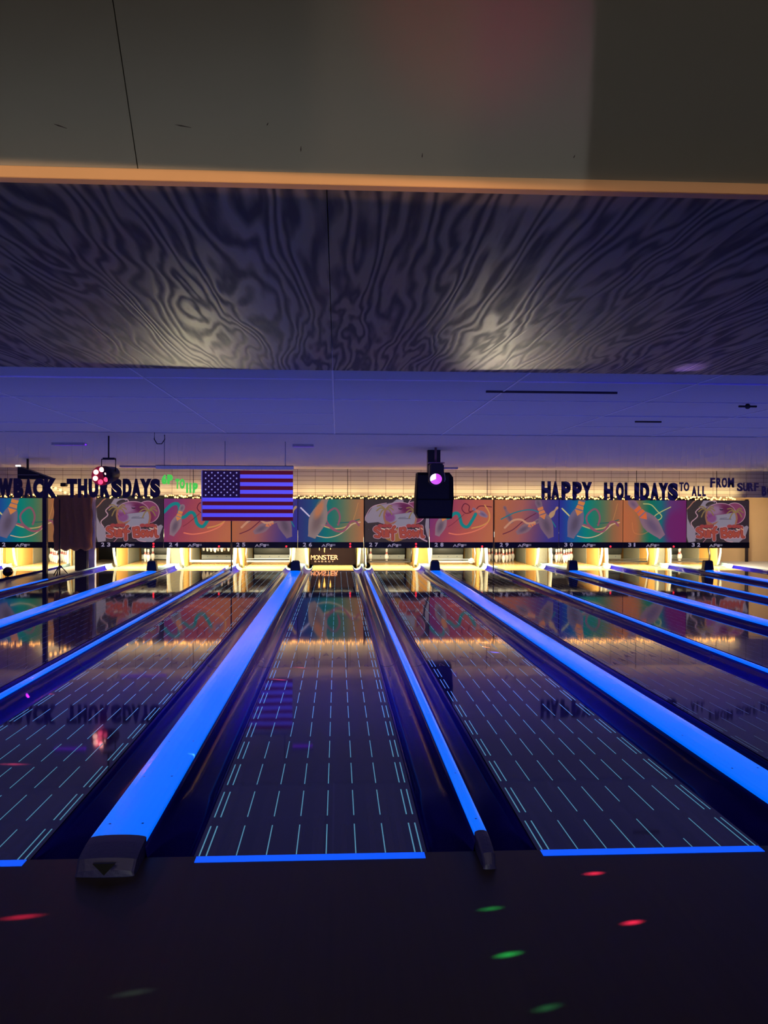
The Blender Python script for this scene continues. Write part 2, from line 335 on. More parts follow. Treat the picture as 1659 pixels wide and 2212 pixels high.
def art_surf(v):
    A = Art(141, 94, 2.0)
    A.grad([(0, (62, 52, 48)), (1, (52, 40, 46))])
    rs = np.random.RandomState(v)
    for _ in range(14): A.ell(rs.rand()*140, rs.rand()*94, .6, .6, (150, 130, 130), .6)
    G, PKW = (142, 128, 134), (185, 143, 148)
    if v == 27:
        A.poly([(2, 40), (20, 14), (60, 8), (70, 0), (84, 0), (90, 30), (60, 60), (30, 50), (8, 52), (2, 46)], G); A.line([(2, 46), (4, 36), (18, 16), (48, 8)], 1.6, PKW)
        A.ell(66, 78, 24, 15, (150, 105, 55)); A.line([(113, 78), (124, 86), (136, 92)], 3, PKW); A.poly([(141, 40), (134, 40), (132, 60), (136, 78), (141, 90)], G); A.line([(101, 0), (96, 8), (98, 14)], 1.6, PKW)
    else:
        A.line([(0, 20), (6, 14), (14, 4), (20, 0)], 2.4, (165, 110, 85), curve=False)
        A.poly([(28, 16), (38, 0), (66, 0), (60, 8), (40, 18)], G); A.ell(52, 8, 10, 5, (58, 48, 44), 1, -20)
        A.line([(30, 16), (20, 26), (24, 36), (10, 50), (16, 62)], 2.2, PKW); A.line([(56, 0), (66, 3), (68, 12)], 1.8, PKW)
        A.poly([(0, 18), (2, 40), (8, 54), (20, 66), (20, 92), (4, 95), (0, 80)], G)
        A.poly([(90, 78), (136, 56), (140, 60), (132, 82), (118, 95), (100, 95), (84, 86)], G); A.line([(80, 82), (90, 91), (104, 93)], 2, PKW)
        A.line([(36, 95), (44, 86)], 1.6, (170, 110, 120))
    A.ell(108, 29, 25, 24.5, PKW); A.ell(108, 29, 23.5, 23, (130, 62, 90)); A.ell(112, 40, 10, 12, (110, 40, 62), .7, soft=6)
    A.ell(77, 27, 34, 21.5, PKW); A.ell(77, 27, 32, 20, (112, 55, 84)); A.ell(62, 22, 18, 12, (150, 120, 140), .8, soft=10); A.ell(92, 20, 16, 9, (92, 30, 60), .7, 20, 6)
    A.poly([(44, 42), (60, 34), (90, 30), (110, 26), (112, 60), (60, 62), (62, 52), (48, 52)], (138, 130, 138)); A.ell(55, 40, 12, 10, (125, 60, 110), .8, 0, 4)
    A.poly([(43, 44), (58, 52), (72, 46), (64, 54), (50, 56)], (150, 95, 70)); A.line([(74, 42), (100, 42)], 1, (50, 45, 60), .8); A.line([(76, 40), (90, 39)], .7, (50, 45, 60), .8)
    A.ell(78, 20, 4, 1.8, (20, 12, 18)); A.ell(78, 18.6, 4, 1.4, (130, 90, 115))
    for cx, cy, sx in ((46, 22, 1), (110, 26, -1)):
        A.line([(cx, cy+1), (cx-3*sx, cy+14), (cx+1*sx, cy+32)], 4, (150, 98, 70))
        for dx, dy in ((-18, -8), (-19, 2), (-13, 14), (14, -8), (17, 0), (14, 10)):
            A.line([(cx, cy), (cx+dx*.55, cy+dy*.5-4), (cx+dx, cy+dy+1)], 2.6, (135, 112, 66))
    red, RB = (160, 72, 56), (120, 48, 42)
    strokes = [[(34, 66), (27, 62), (23, 67), (33, 75), (32, 82), (24, 81)], [(40, 68), (40, 79), (46, 80), (47, 68), (48, 81)], [(52, 81), (52, 69), (57, 68)], [(62, 88), (62, 66), (66, 60)], [(58, 72), (68, 71)],
               [(78, 64), (80, 82)], [(78, 65), (88, 63), (88, 71), (81, 72), (91, 75), (89, 82), (80, 82)], [(97, 70), (94, 76), (98, 82), (103, 77), (99, 70)], [(106, 70), (108, 81), (112, 73), (116, 81), (118, 70)], [(124, 60), (125, 80), (129, 82)]]
    for st in strokes: A.line(st, 9.5, PKW, .9)
    for ox in (33, 107): 
        for dx in (-10, 0, 10): A.ell(ox+dx+12 if ox < 60 else ox+dx, 58, 6, 4, (150, 62, 58))
    for st in strokes: A.line(st, 6.6, RB)
    for st in strokes: A.line(st, 4.6, red)
    for ox in (38, 112): A.line([(ox, 64), (ox+6, 66)], 2.6, (205, 175, 150)); A.line([(ox+11, 63), (ox+16, 66)], 2, (205, 160, 120))
    return A
def art_flag():
    A = Art(198, 108, 2.0); A.grad([(0, (88, 78, 228)), (1, (98, 88, 235))])
    for i in range(0, 13, 2): A.poly([(-3, i*108/13), (201, i*108/13), (201, (i+1)*108/13), (-3, (i+1)*108/13)], (78, 16, 36))
    A.poly([(-2, -2), (82, -2), (82, 58.2), (-2, 58.2)], (28, 14, 52))
    for r in range(9):
        for c in range(6 if r % 2 == 0 else 5):
            x = 7+13.5*c+(6.75 if r % 2 else 0); y = 5+6*r
            A.poly([(x+(2.4 if j % 2 == 0 else 1)*math.sin(j*math.pi/5), y-(2.4 if j % 2 == 0 else 1)*math.cos(j*math.pi/5)) for j in range(10)], (170, 165, 240))
    return A

def art_mesh(A, w_, h_, wave=None):
    X, Z = A.u/A.W*w_, (1-A.v/A.H)*h_; Yv = wave(A.u/A.W, A.v/A.H) if wave else np.zeros_like(X)
    n = A.nx*A.ny; co = np.stack([X, Yv, Z], -1).reshape(-1).astype(np.float32)
    idx = np.arange(n).reshape(A.ny, A.nx); q = np.stack([idx[1:, :-1], idx[1:, 1:], idx[:-1, 1:], idx[:-1, :-1]], -1).reshape(-1, 4)
    me = bpy.data.meshes.new('artwork'); me.vertices.add(n); me.vertices.foreach_set('co', co)
    me.loops.add(q.size); me.loops.foreach_set('vertex_index', q.reshape(-1).astype(np.int32))
    me.polygons.add(len(q)); me.polygons.foreach_set('loop_start', (np.arange(len(q))*4).astype(np.int32)); me.polygons.foreach_set('loop_total', np.full(len(q), 4, np.int32))
    me.update(); me.validate()
    c = A.c/255; c = np.where(c <= .04045, c/12.92, ((c+.055)/1.055)**2.4)
    at_ = me.color_attributes.new('print', 'FLOAT_COLOR', 'POINT')
    at_.data.foreach_set('color', np.concatenate([c, np.ones(c.shape[:2]+(1,))], -1).reshape(-1).astype(np.float32)); return me

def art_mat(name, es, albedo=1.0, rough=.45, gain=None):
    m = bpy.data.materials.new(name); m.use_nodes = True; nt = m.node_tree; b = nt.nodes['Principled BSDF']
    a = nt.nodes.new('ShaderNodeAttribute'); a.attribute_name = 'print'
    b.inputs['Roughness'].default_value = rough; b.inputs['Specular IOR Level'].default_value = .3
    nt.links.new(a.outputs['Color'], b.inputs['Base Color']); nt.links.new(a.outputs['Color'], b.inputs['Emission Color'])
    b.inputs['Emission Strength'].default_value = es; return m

# ------------------------------------------------------------------ materials
def lane_mat():
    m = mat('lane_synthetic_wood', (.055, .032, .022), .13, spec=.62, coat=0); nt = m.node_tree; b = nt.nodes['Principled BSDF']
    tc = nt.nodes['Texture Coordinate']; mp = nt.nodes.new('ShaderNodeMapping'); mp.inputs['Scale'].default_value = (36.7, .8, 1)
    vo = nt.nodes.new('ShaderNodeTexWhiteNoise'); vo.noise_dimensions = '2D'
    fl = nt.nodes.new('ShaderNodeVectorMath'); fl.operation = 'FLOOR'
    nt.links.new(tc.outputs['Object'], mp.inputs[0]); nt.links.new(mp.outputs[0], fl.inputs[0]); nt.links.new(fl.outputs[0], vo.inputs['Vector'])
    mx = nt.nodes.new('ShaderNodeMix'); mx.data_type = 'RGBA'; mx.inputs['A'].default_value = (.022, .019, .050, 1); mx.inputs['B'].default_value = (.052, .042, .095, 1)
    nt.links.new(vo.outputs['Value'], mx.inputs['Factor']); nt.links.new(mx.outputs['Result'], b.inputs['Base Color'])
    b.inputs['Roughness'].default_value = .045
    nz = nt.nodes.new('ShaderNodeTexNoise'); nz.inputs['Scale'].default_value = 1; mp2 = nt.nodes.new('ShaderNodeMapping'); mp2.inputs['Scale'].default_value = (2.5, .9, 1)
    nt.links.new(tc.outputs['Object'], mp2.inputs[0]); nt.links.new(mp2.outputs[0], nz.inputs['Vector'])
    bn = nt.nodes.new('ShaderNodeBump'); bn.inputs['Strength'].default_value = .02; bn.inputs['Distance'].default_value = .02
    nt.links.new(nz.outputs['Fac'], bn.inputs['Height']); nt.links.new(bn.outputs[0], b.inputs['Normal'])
    return m
def ply_mat():
    m = bpy.data.materials.new('weathered_plywood'); m.use_nodes = True; nt = m.node_tree; b = nt.nodes['Principled BSDF']; L = nt.links.new; N = nt.nodes.new
    tc = N('ShaderNodeTexCoord'); mp = N('ShaderNodeMapping'); mp.inputs['Scale'].default_value = (2.6, .42, 1); L(tc.outputs['Object'], mp.inputs[0])
    n1 = N('ShaderNodeTexNoise'); n1.inputs['Scale'].default_value = 1.5; n1.inputs['Detail'].default_value = 2.5; n1.inputs['Roughness'].default_value = .5; n1.inputs['Distortion'].default_value = .35
    L(mp.outputs[0], n1.inputs['Vector'])
    mu = N('ShaderNodeMath'); mu.operation = 'MULTIPLY'; mu.inputs[1].default_value = 62; L(n1.outputs['Fac'], mu.inputs[0])
    sx_ = N('ShaderNodeSeparateXYZ'); L(tc.outputs['Object'], sx_.inputs[0]); mx_ = N('ShaderNodeMath'); mx_.operation = 'MULTIPLY_ADD'; mx_.inputs[1].default_value = 88; L(sx_.outputs['X'], mx_.inputs[0]); L(mu.outputs[0], mx_.inputs[2])
    si = N('ShaderNodeMath'); si.operation = 'SINE'; L(mx_.outputs[0], si.inputs[0])
    n2 = N('ShaderNodeTexNoise'); n2.inputs['Scale'].default_value = 9; n2.inputs['Detail'].default_value = 6; L(mp.outputs[0], n2.inputs['Vector'])
    ad = N('ShaderNodeMath'); ad.operation = 'MULTIPLY_ADD'; ad.inputs[1].default_value = .5; ad.inputs[2].default_value = .1; L(si.outputs[0], ad.inputs[0])
    a2 = N('ShaderNodeMath'); a2.operation = 'ADD'; L(ad.outputs[0], a2.inputs[0]); L(n2.outputs['Fac'], a2.inputs[1])
    cr = N('ShaderNodeValToRGB'); e = cr.color_ramp.elements; e[0].position = .12; e[0].color = (.055, .050, .044, 1); e[1].position = .95; e[1].color = (.25, .22, .155, 1)
    L(a2.outputs[0], cr.inputs[0]); L(cr.outputs[0], b.inputs['Base Color'])
    mr = N('ShaderNodeMapRange'); mr.inputs['To Min'].default_value = .6; mr.inputs['To Max'].default_value = .4; L(a2.outputs[0], mr.inputs[0]); L(mr.outputs[0], b.inputs['Roughness'])
    bn = N('ShaderNodeBump'); bn.inputs['Strength'].default_value = .35; bn.inputs['Distance'].default_value = .003; L(a2.outputs[0], bn.inputs['Height']); L(bn.outputs[0], b.inputs['Normal'])
    return m
def wall_grid_mat():
    m = bpy.data.materials.new('white_panel_wall'); m.use_nodes = True; nt = m.node_tree; b = nt.nodes['Principled BSDF']; L = nt.links.new; N = nt.nodes.new
    tc = N('ShaderNodeTexCoord'); sp = N('ShaderNodeSeparateXYZ'); cb = N('ShaderNodeCombineXYZ'); L(tc.outputs['Object'], sp.inputs[0])
    L(sp.outputs['X'], cb.inputs['X']); L(sp.outputs['Z'], cb.inputs['Y'])
    br = N('ShaderNodeTexBrick'); br.offset = 0; br.inputs['Scale'].default_value = 1; br.inputs['Brick Width'].default_value = .46; br.inputs['Row Height'].default_value = .109
    br.inputs['Mortar Size'].default_value = .005; br.inputs['Color1'].default_value = (.62, .6, .58, 1); br.inputs['Color2'].default_value = (.56, .54, .53, 1); br.inputs['Mortar'].default_value = (.16, .13, .13, 1)
    br.inputs['Mortar Smooth'].default_value = .1
    L(cb.outputs[0], br.inputs['Vector']); L(br.outputs['Color'], b.inputs['Base Color']); b.inputs['Roughness'].default_value = .6; return m

M_LANE = lane_mat(); M_PLY = ply_mat(); M_WALL = wall_grid_mat()
M_APP = mat('approach_dark_maple', (.030, .021, .020), .38, spec=.3, bscale=3, vary=.25, stretch=(14, .4, 1))
M_LINE = mat('lane_line_fluorescent', (.3, .5, .6), .4, emit=(.09, .33, .50), es=.62)
M_LINE_DIM = mat('lane_line_faint', (.2, .3, .35), .4, emit=(.06, .14, .20), es=.35)
M_ARROW = mat('lane_arrow_brown', (.16, .13, .12), .3)
M_TAPE = mat('foul_tape_fluorescent_blue', (.02, .1, .8), .4, emit=(0, .095, 1), es=.95)
M_CAP = mat('divider_cap_fluorescent_blue', (.004, .10, .9), .17, spec=.32, emit=(0, .145, 1), es=.92)
M_CAPW = mat('divider_cap_grey_blue', (.22, .34, .42), .3)
M_HOOD = mat('divider_hood_grey', (.05, .045, .19), .4, bump=.2, bscale=60)
M_SCREW = mat('cap_screw_dark', (.01, .02, .25), .4)
M_GUT = mat('gutter_navy_plastic', (.010, .007, .20), .13, spec=.22)
M_GUT.node_tree.nodes['Principled BSDF'].inputs['IOR'].default_value = 1.24
M_GUTEND = mat('gutter_end_teal_grey', (.30, .42, .42), .25)
M_BLACK = mat('black_matte', (.009, .008, .010), .5)
M_BLK2 = mat('black_strip_plastic', (.012, .010, .012), .4)
M_POLE = mat('dark_purple_metal', (.020, .013, .022), .45)
M_TILE = mat('ceiling_tile_white', (.52, .52, .56), .8, bump=.15, bscale=120)
M_TBAR = mat('ceiling_bar_pale', (.75, .75, .85), .45)
M_CEIL2 = mat('painted_ceiling', (.50, .48, .52), .75, bump=.1, bscale=20)
M_SLANT = mat('painted_slanted_panel', (.36, .36, .33), .7, bscale=2, vary=.08)
M_TRIM = mat('trim_wood_orange', (.80, .50, .26), .5, bscale=6, vary=.08)
M_STAIN = mat('dark_smudge', (.06, .05, .05), .8)
M_TAN = mat('tan_painted_wall', (.55, .38, .22), .7, bscale=2, vary=.1)
M_DARKW = mat('dark_wall', (.05, .05, .06), .8)
M_DECK = mat('pin_deck_maple', (.62, .36, .12), .18, spec=.5, bscale=6, stretch=(20, 1, 1))
M_PIN = mat('pin_white', (.86, .83, .78), .25); M_RED = mat('pin_red_stripe', (.55, .03, .02), .3)
M_KICK = mat('kickback_yellow_wood', (.62, .35, .09), .4, bscale=5); M_CREAM = mat('kickback_cream_edge', (.78, .74, .55), .35)
M_PANELG = mat('kickback_grey_panel', (.30, .31, .24), .5); M_CUSH = mat('pit_cushion_grey', (.10, .11, .11), .5); M_PLATE = mat('pit_plate_pale', (.42, .45, .43), .4)
M_BOLT = mat('bolt_blue', (.03, .08, .2), .4); M_SILVER = mat('sweep_silver', (.6, .62, .6), .28, metal=.8); M_DKMET = mat('machine_dark_metal', (.03, .03, .03), .35, metal=.4)
M_TUBE = mat('lamp_tube_glow', (1, .95, .8), .4, emit=(1, .9, .65), es=5)
M_WRITE = mat('strip_lettering_grey', (.5, .46, .5), .4, emit=(.42, .36, .42), es=.55)
M_LED = mat('indicator_red', (1, .02, .02), .3, emit=(1, .02, .04), es=2.2)
M_BULB = mat('fairy_bulb_amber', (1, .6, .2), .3, emit=(1, .40, .09), es=7); M_WIRE = mat('black_wire', (.012, .01, .01), .5)
M_LET = mat('letter_dark_purple', (.028, .016, .036), .6); M_LETG = mat('letter_green_fluorescent', (.1, .8, .1), .5, emit=(.08, .62, .06), es=.8)
M_LETS = mat('letter_small_mauve', (.10, .07, .10), .6)
M_CLOTH = mat('brown_black_cloth', (.26, .12, .06), .85, bump=.4, bscale=18)
M_SPK = mat('speaker_black', (.007, .006, .006), .7, spec=.2, bump=.1, bscale=200)
M_ART = art_mat('printed_emissive_panel', .72); M_FLAG = art_mat('flag_cloth_fluorescent', .8, rough=.85)  # panels' print colour also emitted, to set their brightness

def stripe_letter_mat():
    m = bpy.data.materials.new('letter_striped_purple'); m.use_nodes = True; nt = m.node_tree; b = nt.nodes['Principled BSDF']; L = nt.links.new; N = nt.nodes.new
    tc = N('ShaderNodeTexCoord'); mp = N('ShaderNodeMapping'); mp.inputs['Rotation'].default_value = (0, .9, 0); L(tc.outputs['Object'], mp.inputs[0])
    wv = N('ShaderNodeTexWave'); wv.bands_direction = 'X'; wv.inputs['Scale'].default_value = 2.6; wv.inputs['Distortion'].default_value = .3; L(mp.outputs[0], wv.inputs['Vector'])
    cr = N('ShaderNodeValToRGB'); e = cr.color_ramp.elements; e[0].position = .4; e[0].color = (.016, .010, .024, 1); e[1].position = .6; e[1].color = (.10, .075, .12, 1)
    L(wv.outputs['Color'], cr.inputs[0]); L(cr.outputs[0], b.inputs['Base Color']); b.inputs['Roughness'].default_value = .6; return m
M_LETH = stripe_letter_mat()

# ------------------------------------------------------------------ structure
tag(box('floor', -14, 15, -9, -.0005, -.3, 0, M_APP), kind='structure')
tag(box('floor', -14, 15, 0, 22.4, -.4, -.2, M_DARKW), kind='structure')
tag(box('wall_left', -14.2, -14, -9, 22.4, -.4, 4.4, M_DARKW), kind='structure')
tag(box('wall_right', 15, 15.2, -9, 22.4, -.4, 4.4, M_DARKW), kind='structure')
tag(box('wall_back', -14, 15, -9.2, -9, -.4, 4.4, M_DARKW), kind='structure')
tag(box('wall_front', -14, 11.3, 20.6, 20.7, -.2, 2.6, M_DARKW), kind='structure')
tag(box('wall_front', 11.3, 15, 18.6, 18.7, -.2, 2.6, M_TAN), kind='structure')
tag(box('floor', 11.0, 15, 8, 18.6, -.2, -.005, M_CEIL2), kind='structure')
tag(box('ceiling', -14, 15, -9, -2.6, 4.3, 4.4, M_DARKW), kind='structure')
bm = B(); add_box(bm, -14, 15, 16.1, 16.2, 1.88, 2.72); tag(obj('wall_bulkhead', bm, M_WALL), kind='structure')
# slanted bulkhead panels with the gap between the sheets
a = at(300, 380, -1.06).x
for i, (x0, x1) in enumerate(((-14, a-2.44), (a-2.437, a-.003), (a, a+2.44), (a+2.443, a+4.88), (a+4.883, 15))):
    bm = B(); z0, y0 = 2.604, -1.06; dz, dy = 1.75, -1.32
    vs = [bm.verts.new(p) for p in ((x0, y0, z0), (x1, y0, z0), (x1, y0+dy, z0+dz), (x0, y0+dy, z0+dz), (x0, y0+.02, z0+.015), (x1, y0+.02, z0+.015), (x1, y0+dy+.02, z0+dz+.015), (x0, y0+dy+.02, z0+dz+.015))]
    for q in ((0, 1, 2, 3), (4, 7, 6, 5), (0, 4, 5, 1), (2, 6, 7, 3), (1, 5, 6, 2), (0, 3, 7, 4)): bm.faces.new([vs[j] for j in q])
    tag(obj('ceiling_slanted_panel', bm, M_SLANT), kind='structure')
bm = B(); add_box(bm, -14, 15, -1.085, -1.045, 2.570, 2.606); bmesh.ops.bevel(bm, geom=list(bm.edges), offset=.002, segments=1, affect='EDGES')
tag(obj('trim_bulkhead_edge', bm, M_TRIM), kind='structure')
sx = at(719, 795, 2.05).x
for i in range(-6, 7):
    x0 = sx+i*2.44
    if x0 > 15 or x0+2.44 < -14: continue
    bm = B(); add_box(bm, max(x0, -14)+.001, min(x0+2.438, 15), -1.045, 2.05, 2.572, 2.590)
    tag(obj('ceiling_plywood', bm, M_PLY), kind='structure')
    # every sheet shows its own grain
# tile ceiling beyond the plywood, on its bars
bm = B(); add_box(bm, -14, 15, -1.0, 8.3, 2.735, 2.80); tag(obj('ceiling', bm, M_TILE), kind='structure')
tx0 = at(723, 938, 8.3).x
bm = B()
for i in range(-8, 10):
    x = tx0+i*1.68
    if -14 < x < 15: add_box(bm, x-.008, x+.008, 2.1, 8.29, 2.726, 2.736)
tag(obj('trim_ceiling_bar_long', bm, M_TBAR), kind='structure')
bm = B()
for j in range(5):
    y = 8.3-1.22*j-.05
    for i in range(-8, 9):
        if (i, j) in ((0, 0), (0, 1), (0, 2), (1, 1), (-3, 2)): continue
        x0 = tx0+i*1.68; sag = random.choice((0, 0, .004, .008))
        if -14 < x0 < 13.3: add_box(bm, x0+.01, x0+1.67, y-.006, y+.006, 2.728-sag, 2.736)
tag(obj('trim_ceiling_bar_cross', bm, M_TBAR), kind='structure')
bm = B()
for px0, px1, py in ((1050, 1340, 846), (1372, 1430, 911)):
    p, q = at(px0, py, 3), at(px1, py, 3); dd = (2.725-H)/(p.z-H) if p.z > H else 1
    A_, C_ = CAM+(p-CAM)*dd, CAM+(q-CAM)*((2.725-H)/(q.z-H)); add_box(bm, A_.x, C_.x, A_.y-.012, A_.y+.012, 2.715, 2.736)
tag(obj('trim_tile_gap', bm, M_STAIN), kind='structure')
# step down and rear ceiling
bm = B(); add_box(bm, -14, 15, 8.301, 8.34, 2.718, 2.80); tag(obj('ceiling_step', bm, M_TILE), kind='structure')
bm = B(); vs = [bm.verts.new(p) for p in ((-14, 8.3, 2.72), (15, 8.3, 2.72), (15, 16.1, 2.575), (-14, 16.1, 2.575), (-14, 8.3, 2.75), (15, 8.3, 2.75), (15, 16.1, 2.6), (-14, 16.1, 2.6))]
for q in ((0, 3, 2, 1), (4, 5, 6, 7), (0, 1, 5, 4), (1, 2, 6, 5), (2, 3, 7, 6), (3, 0, 4, 7)): bm.faces.new([vs[i] for i in q])
tag(obj('ceiling_rear', bm, M_CEIL2), kind='structure')
tag(box('ceiling_machine', -14, 15, 16.2, 20.6, 2.60, 2.7, M_DARKW), kind='structure')
# walkway strip between lanes 22 and 23
tag(box('floor_walkway', -6.98, -5.96, 0, 19.5, -.2, .004, mat('walkway_grey', (.30, .26, .22), .25, spec=.5)), kind='structure')
# smudges on the slanted panel
for px, py, ang, L_ in ((130, 272, -.3, .04), (395, 272, -.15, .05), (650, 322, 1.5, .016), (912, 336, 1.5, .014), (1240, 338, 1.3, .01), (578, 268, 1, .01)):
    d = VF + VR*((px-829.5-SX)/FPX) - VU*((py-1106)/FPX)
    n = Vector((0, 1.75, 1.32)).normalized(); p0 = Vector((0, -1.062, 2.602)); t = (p0-CAM).dot(n)/d.dot(n); p = CAM+d*t
    up = Vector((0, -1.32, 1.75)).normalized(); dr = Vector((1, 0, 0))*math.cos(ang)+up*math.sin(ang); sd = dr.cross(n)
    bm = B(); vs = [bm.verts.new(p-n*.002+dr*L_*u_*.5+sd*.0018*v_) for u_, v_ in ((-1, 0), (-.3, -1), (1, -.3), (1, .3), (-.2, 1))]; bm.faces.new(vs)
    tag(obj('trim_scuff', bm, M_STAIN), kind='structure')

# ------------------------------------------------------------------ lanes
bd = 1.054/39
DASH = [(-.0, .319)]+[(.4236+.4437*k, .765+.4437*k) for k in range(0, 33) if .765+.4437*k < 15.3]
LN = {21: 'the leftmost lane', 22: 'the lane left of the draped column', 23: 'the lane under the lightning logo panel', 24: 'the lane left of the flag', 25: 'the lane under the flag',
      26: 'the middle lane with the dark board', 27: 'the lane under the speaker', 28: 'the lane right of the speaker', 29: 'the lane below the word HAPPY', 30: 'the lane under the teal panel',
      31: 'the lane under the purple panel', 32: 'the rightmost lane'}
for n, x in LX.items():
    t = thing('bowling_lane', 'dark glossy bowling lane surface, '+LN[n], 'bowling lane', (x, 0, 0), 'bowling lanes side by side')
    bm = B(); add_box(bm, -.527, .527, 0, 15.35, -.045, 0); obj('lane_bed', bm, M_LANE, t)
    bm = B(); add_box(bm, -.527, .527, 15.351, 19.2, -.045, .0005); obj('pin_deck', bm, M_DECK, t)
    if 23 < n < 30:
        bm = B()
        for b_ in (-18.67, -17.5, -12.5, -7.5, -2.5, 2.5, 7.5, 12.5, 17.5, 18.67):
            for k, (y0, y1) in enumerate(DASH):
                if n == 27 and b_ == 2.5 and k == 1: y0 += .12
                if n == 27 and b_ == 7.5 and k == 0: y1 = .09
                xx = b_*bd; w_ = .0032 if abs(b_) > 17 else .0026
                if n in (24, 29): w_ *= .45
                bm.faces.new([bm.verts.new(p) for p in ((xx-w_, y0, .0012), (xx+w_, y0, .0012), (xx+w_, y1, .0012), (xx-w_, y1, .0012))])
        obj('lane_marking', bm, M_LINE if n in (25, 26, 27) else M_LINE_DIM, t)
        for k in range(-3, 4):
            y0 = 4.72-abs(k)*.19; xx = k*5*bd; bm = B()
            P = [(0, .0), (-.030, -.15), (-.012, -.12), (.012, -.12), (.030, -.15)]
            o_ = [bm.verts.new((xx+a_, y0+b_, .0011)) for a_, b_ in P]; i_ = [bm.verts.new((xx+a_*.5, y0-.02+b_*.72, .0011)) for a_, b_ in P]
            for j in range(5): bm.faces.new((o_[j], o_[(j+1) % 5], i_[(j+1) % 5], i_[j]))
            obj('lane_arrow', bm, M_ARROW, t)
    bm = B(); add_box(bm, -.515, .515, -.060, -.004, 0, .0022); obj('foul_line', bm, M_TAPE, t)

# ------------------------------------------------------------------ gutters and dividers
def gutter(x0, x1, label):            # x0 = lane side, x1 = divider side
    s = 1 if x1 > x0 else -1; w_ = abs(x1-x0); prof = [(x0, -.004), (x0+s*.012, -.006)]
    for k in range(11):
        a_ = math.pi*k/10; prof.append((x0+s*(.016+(w_-.022)*(1-math.cos(a_))/2), -.010-.075*math.sin(a_)+(.04*(k/10)**2)))
    prof += [(x1, .055)]
    shell = lambda q: q+[(a_, b_-.006) for a_, b_ in q[::-1]]
    ys = [0.0]+[.9+1.1*k for k in range(15)]
    t = thing('lane_gutter', label, 'gutter', (0, 0, 0), 'gutters beside the lanes')
    bm = B(); add_extrude(bm, shell(prof), 0, 0, close=True, ys=ys); obj('channel', bm, M_GUT, t)
    for y in (4.35, 8.0):
        bm = B(); add_extrude(bm, [(a_, b_+.0015) for a_, b_ in prof[2:-1]]+[(a_, b_) for a_, b_ in prof[2:-1]][::-1], y, y+.008, close=True); obj('joint_seam', bm, M_BLACK, t)
    p2 = [(a_, b_+.012*(1+abs((i-6)/6))) for i, (a_, b_) in enumerate(prof)]
    bm = B(); add_extrude(bm, shell(p2), ys[-1]+.001, 16.9, close=True); obj('flared_end', bm, M_GUTEND, t)

def divider(xc, w_, label, wide, yend=14.3, name='lane_divider', y0=.03):
    t = thing(name, label, 'lane divider', (xc, 0, 0), 'raised dividers between the lanes'); hw = w_/2; hz = .09 if wide else .082
    prof = [(-hw, .058), (-hw, hz-.014)]+[(-hw*math.cos(math.pi*k/8), hz-.014+.014*math.sin(math.pi*k/8)) for k in range(1, 8)]+[(hw, hz-.014), (hw, .058)]
    bm = B(); add_extrude(bm, prof, y0, yend, close=True, smooth=False); obj('cap', bm, M_CAP, t)
    bm = B(); add_extrude(bm, prof, yend+.002, 16.6, close=True, smooth=False); obj('cap_end', bm, M_CAPW, t)
    bm = B(); add_box(bm, -hw+.006, hw-.006, .0, 16.6, -.2, .057); obj('base_board', bm, M_BLACK, t)
    # front hood: crowned top falling to a rounded nose that rests on the approach
    bm = B(); h2 = hw-.0005; st = [(y0-.001, hz+.003, hw), (-.03, hz-.001, hw), (-.085, hz-.010, h2), (-.135, hz-.022, h2), (-.165, hz-.06, h2-.004), (-.170, .001, h2)]; rs = []
    for y, z, h_ in st: rs.append([bm.verts.new((-h_*math.cos(math.pi*k/8), y-.008*math.sin(math.pi*k/8)*(y < -.1), max(.001, z-.014+.014*math.sin(math.pi*k/8)))) for k in range(9)])
    for i in range(len(rs)-1):
        for k in range(8): f = bm.faces.new((rs[i][k], rs[i][k+1], rs[i+1][k+1], rs[i+1][k])); f.smooth = False
    low = [[bm.verts.new((sg*h_, y, .001)) for y, z, h_ in st] for sg in (-1, 1)]
    for i in range(len(st)-1):
        for q, k in ((0, 0), (1, 8)):
            if i < len(st)-2: bm.faces.new((rs[i][k], rs[i+1][k], low[q][i+1], low[q][i]))
    obj('hood', bm, M_HOOD, t)
    if wide:
        bm = B(); add_extrude(bm, [(0, .010), (.048, .060), (-.048, .060)], -.181, -.168, close=True, smooth=False); obj('hood_vent', bm, M_BLACK, t)
    for k in range(9):
        for sg in ((-1, 1) if wide else (0,)):
            bm = B(); zz = hz-.014+.014*math.sin(math.acos(min(1, .6*abs(sg))))+.0005
            bmesh.ops.create_circle(bm, cap_ends=True, radius=.006 if wide else .0055, segments=12); obj('screw', bm, M_SCREW, t, (sg*hw*.6, .16+k*.62, zz))
    return t

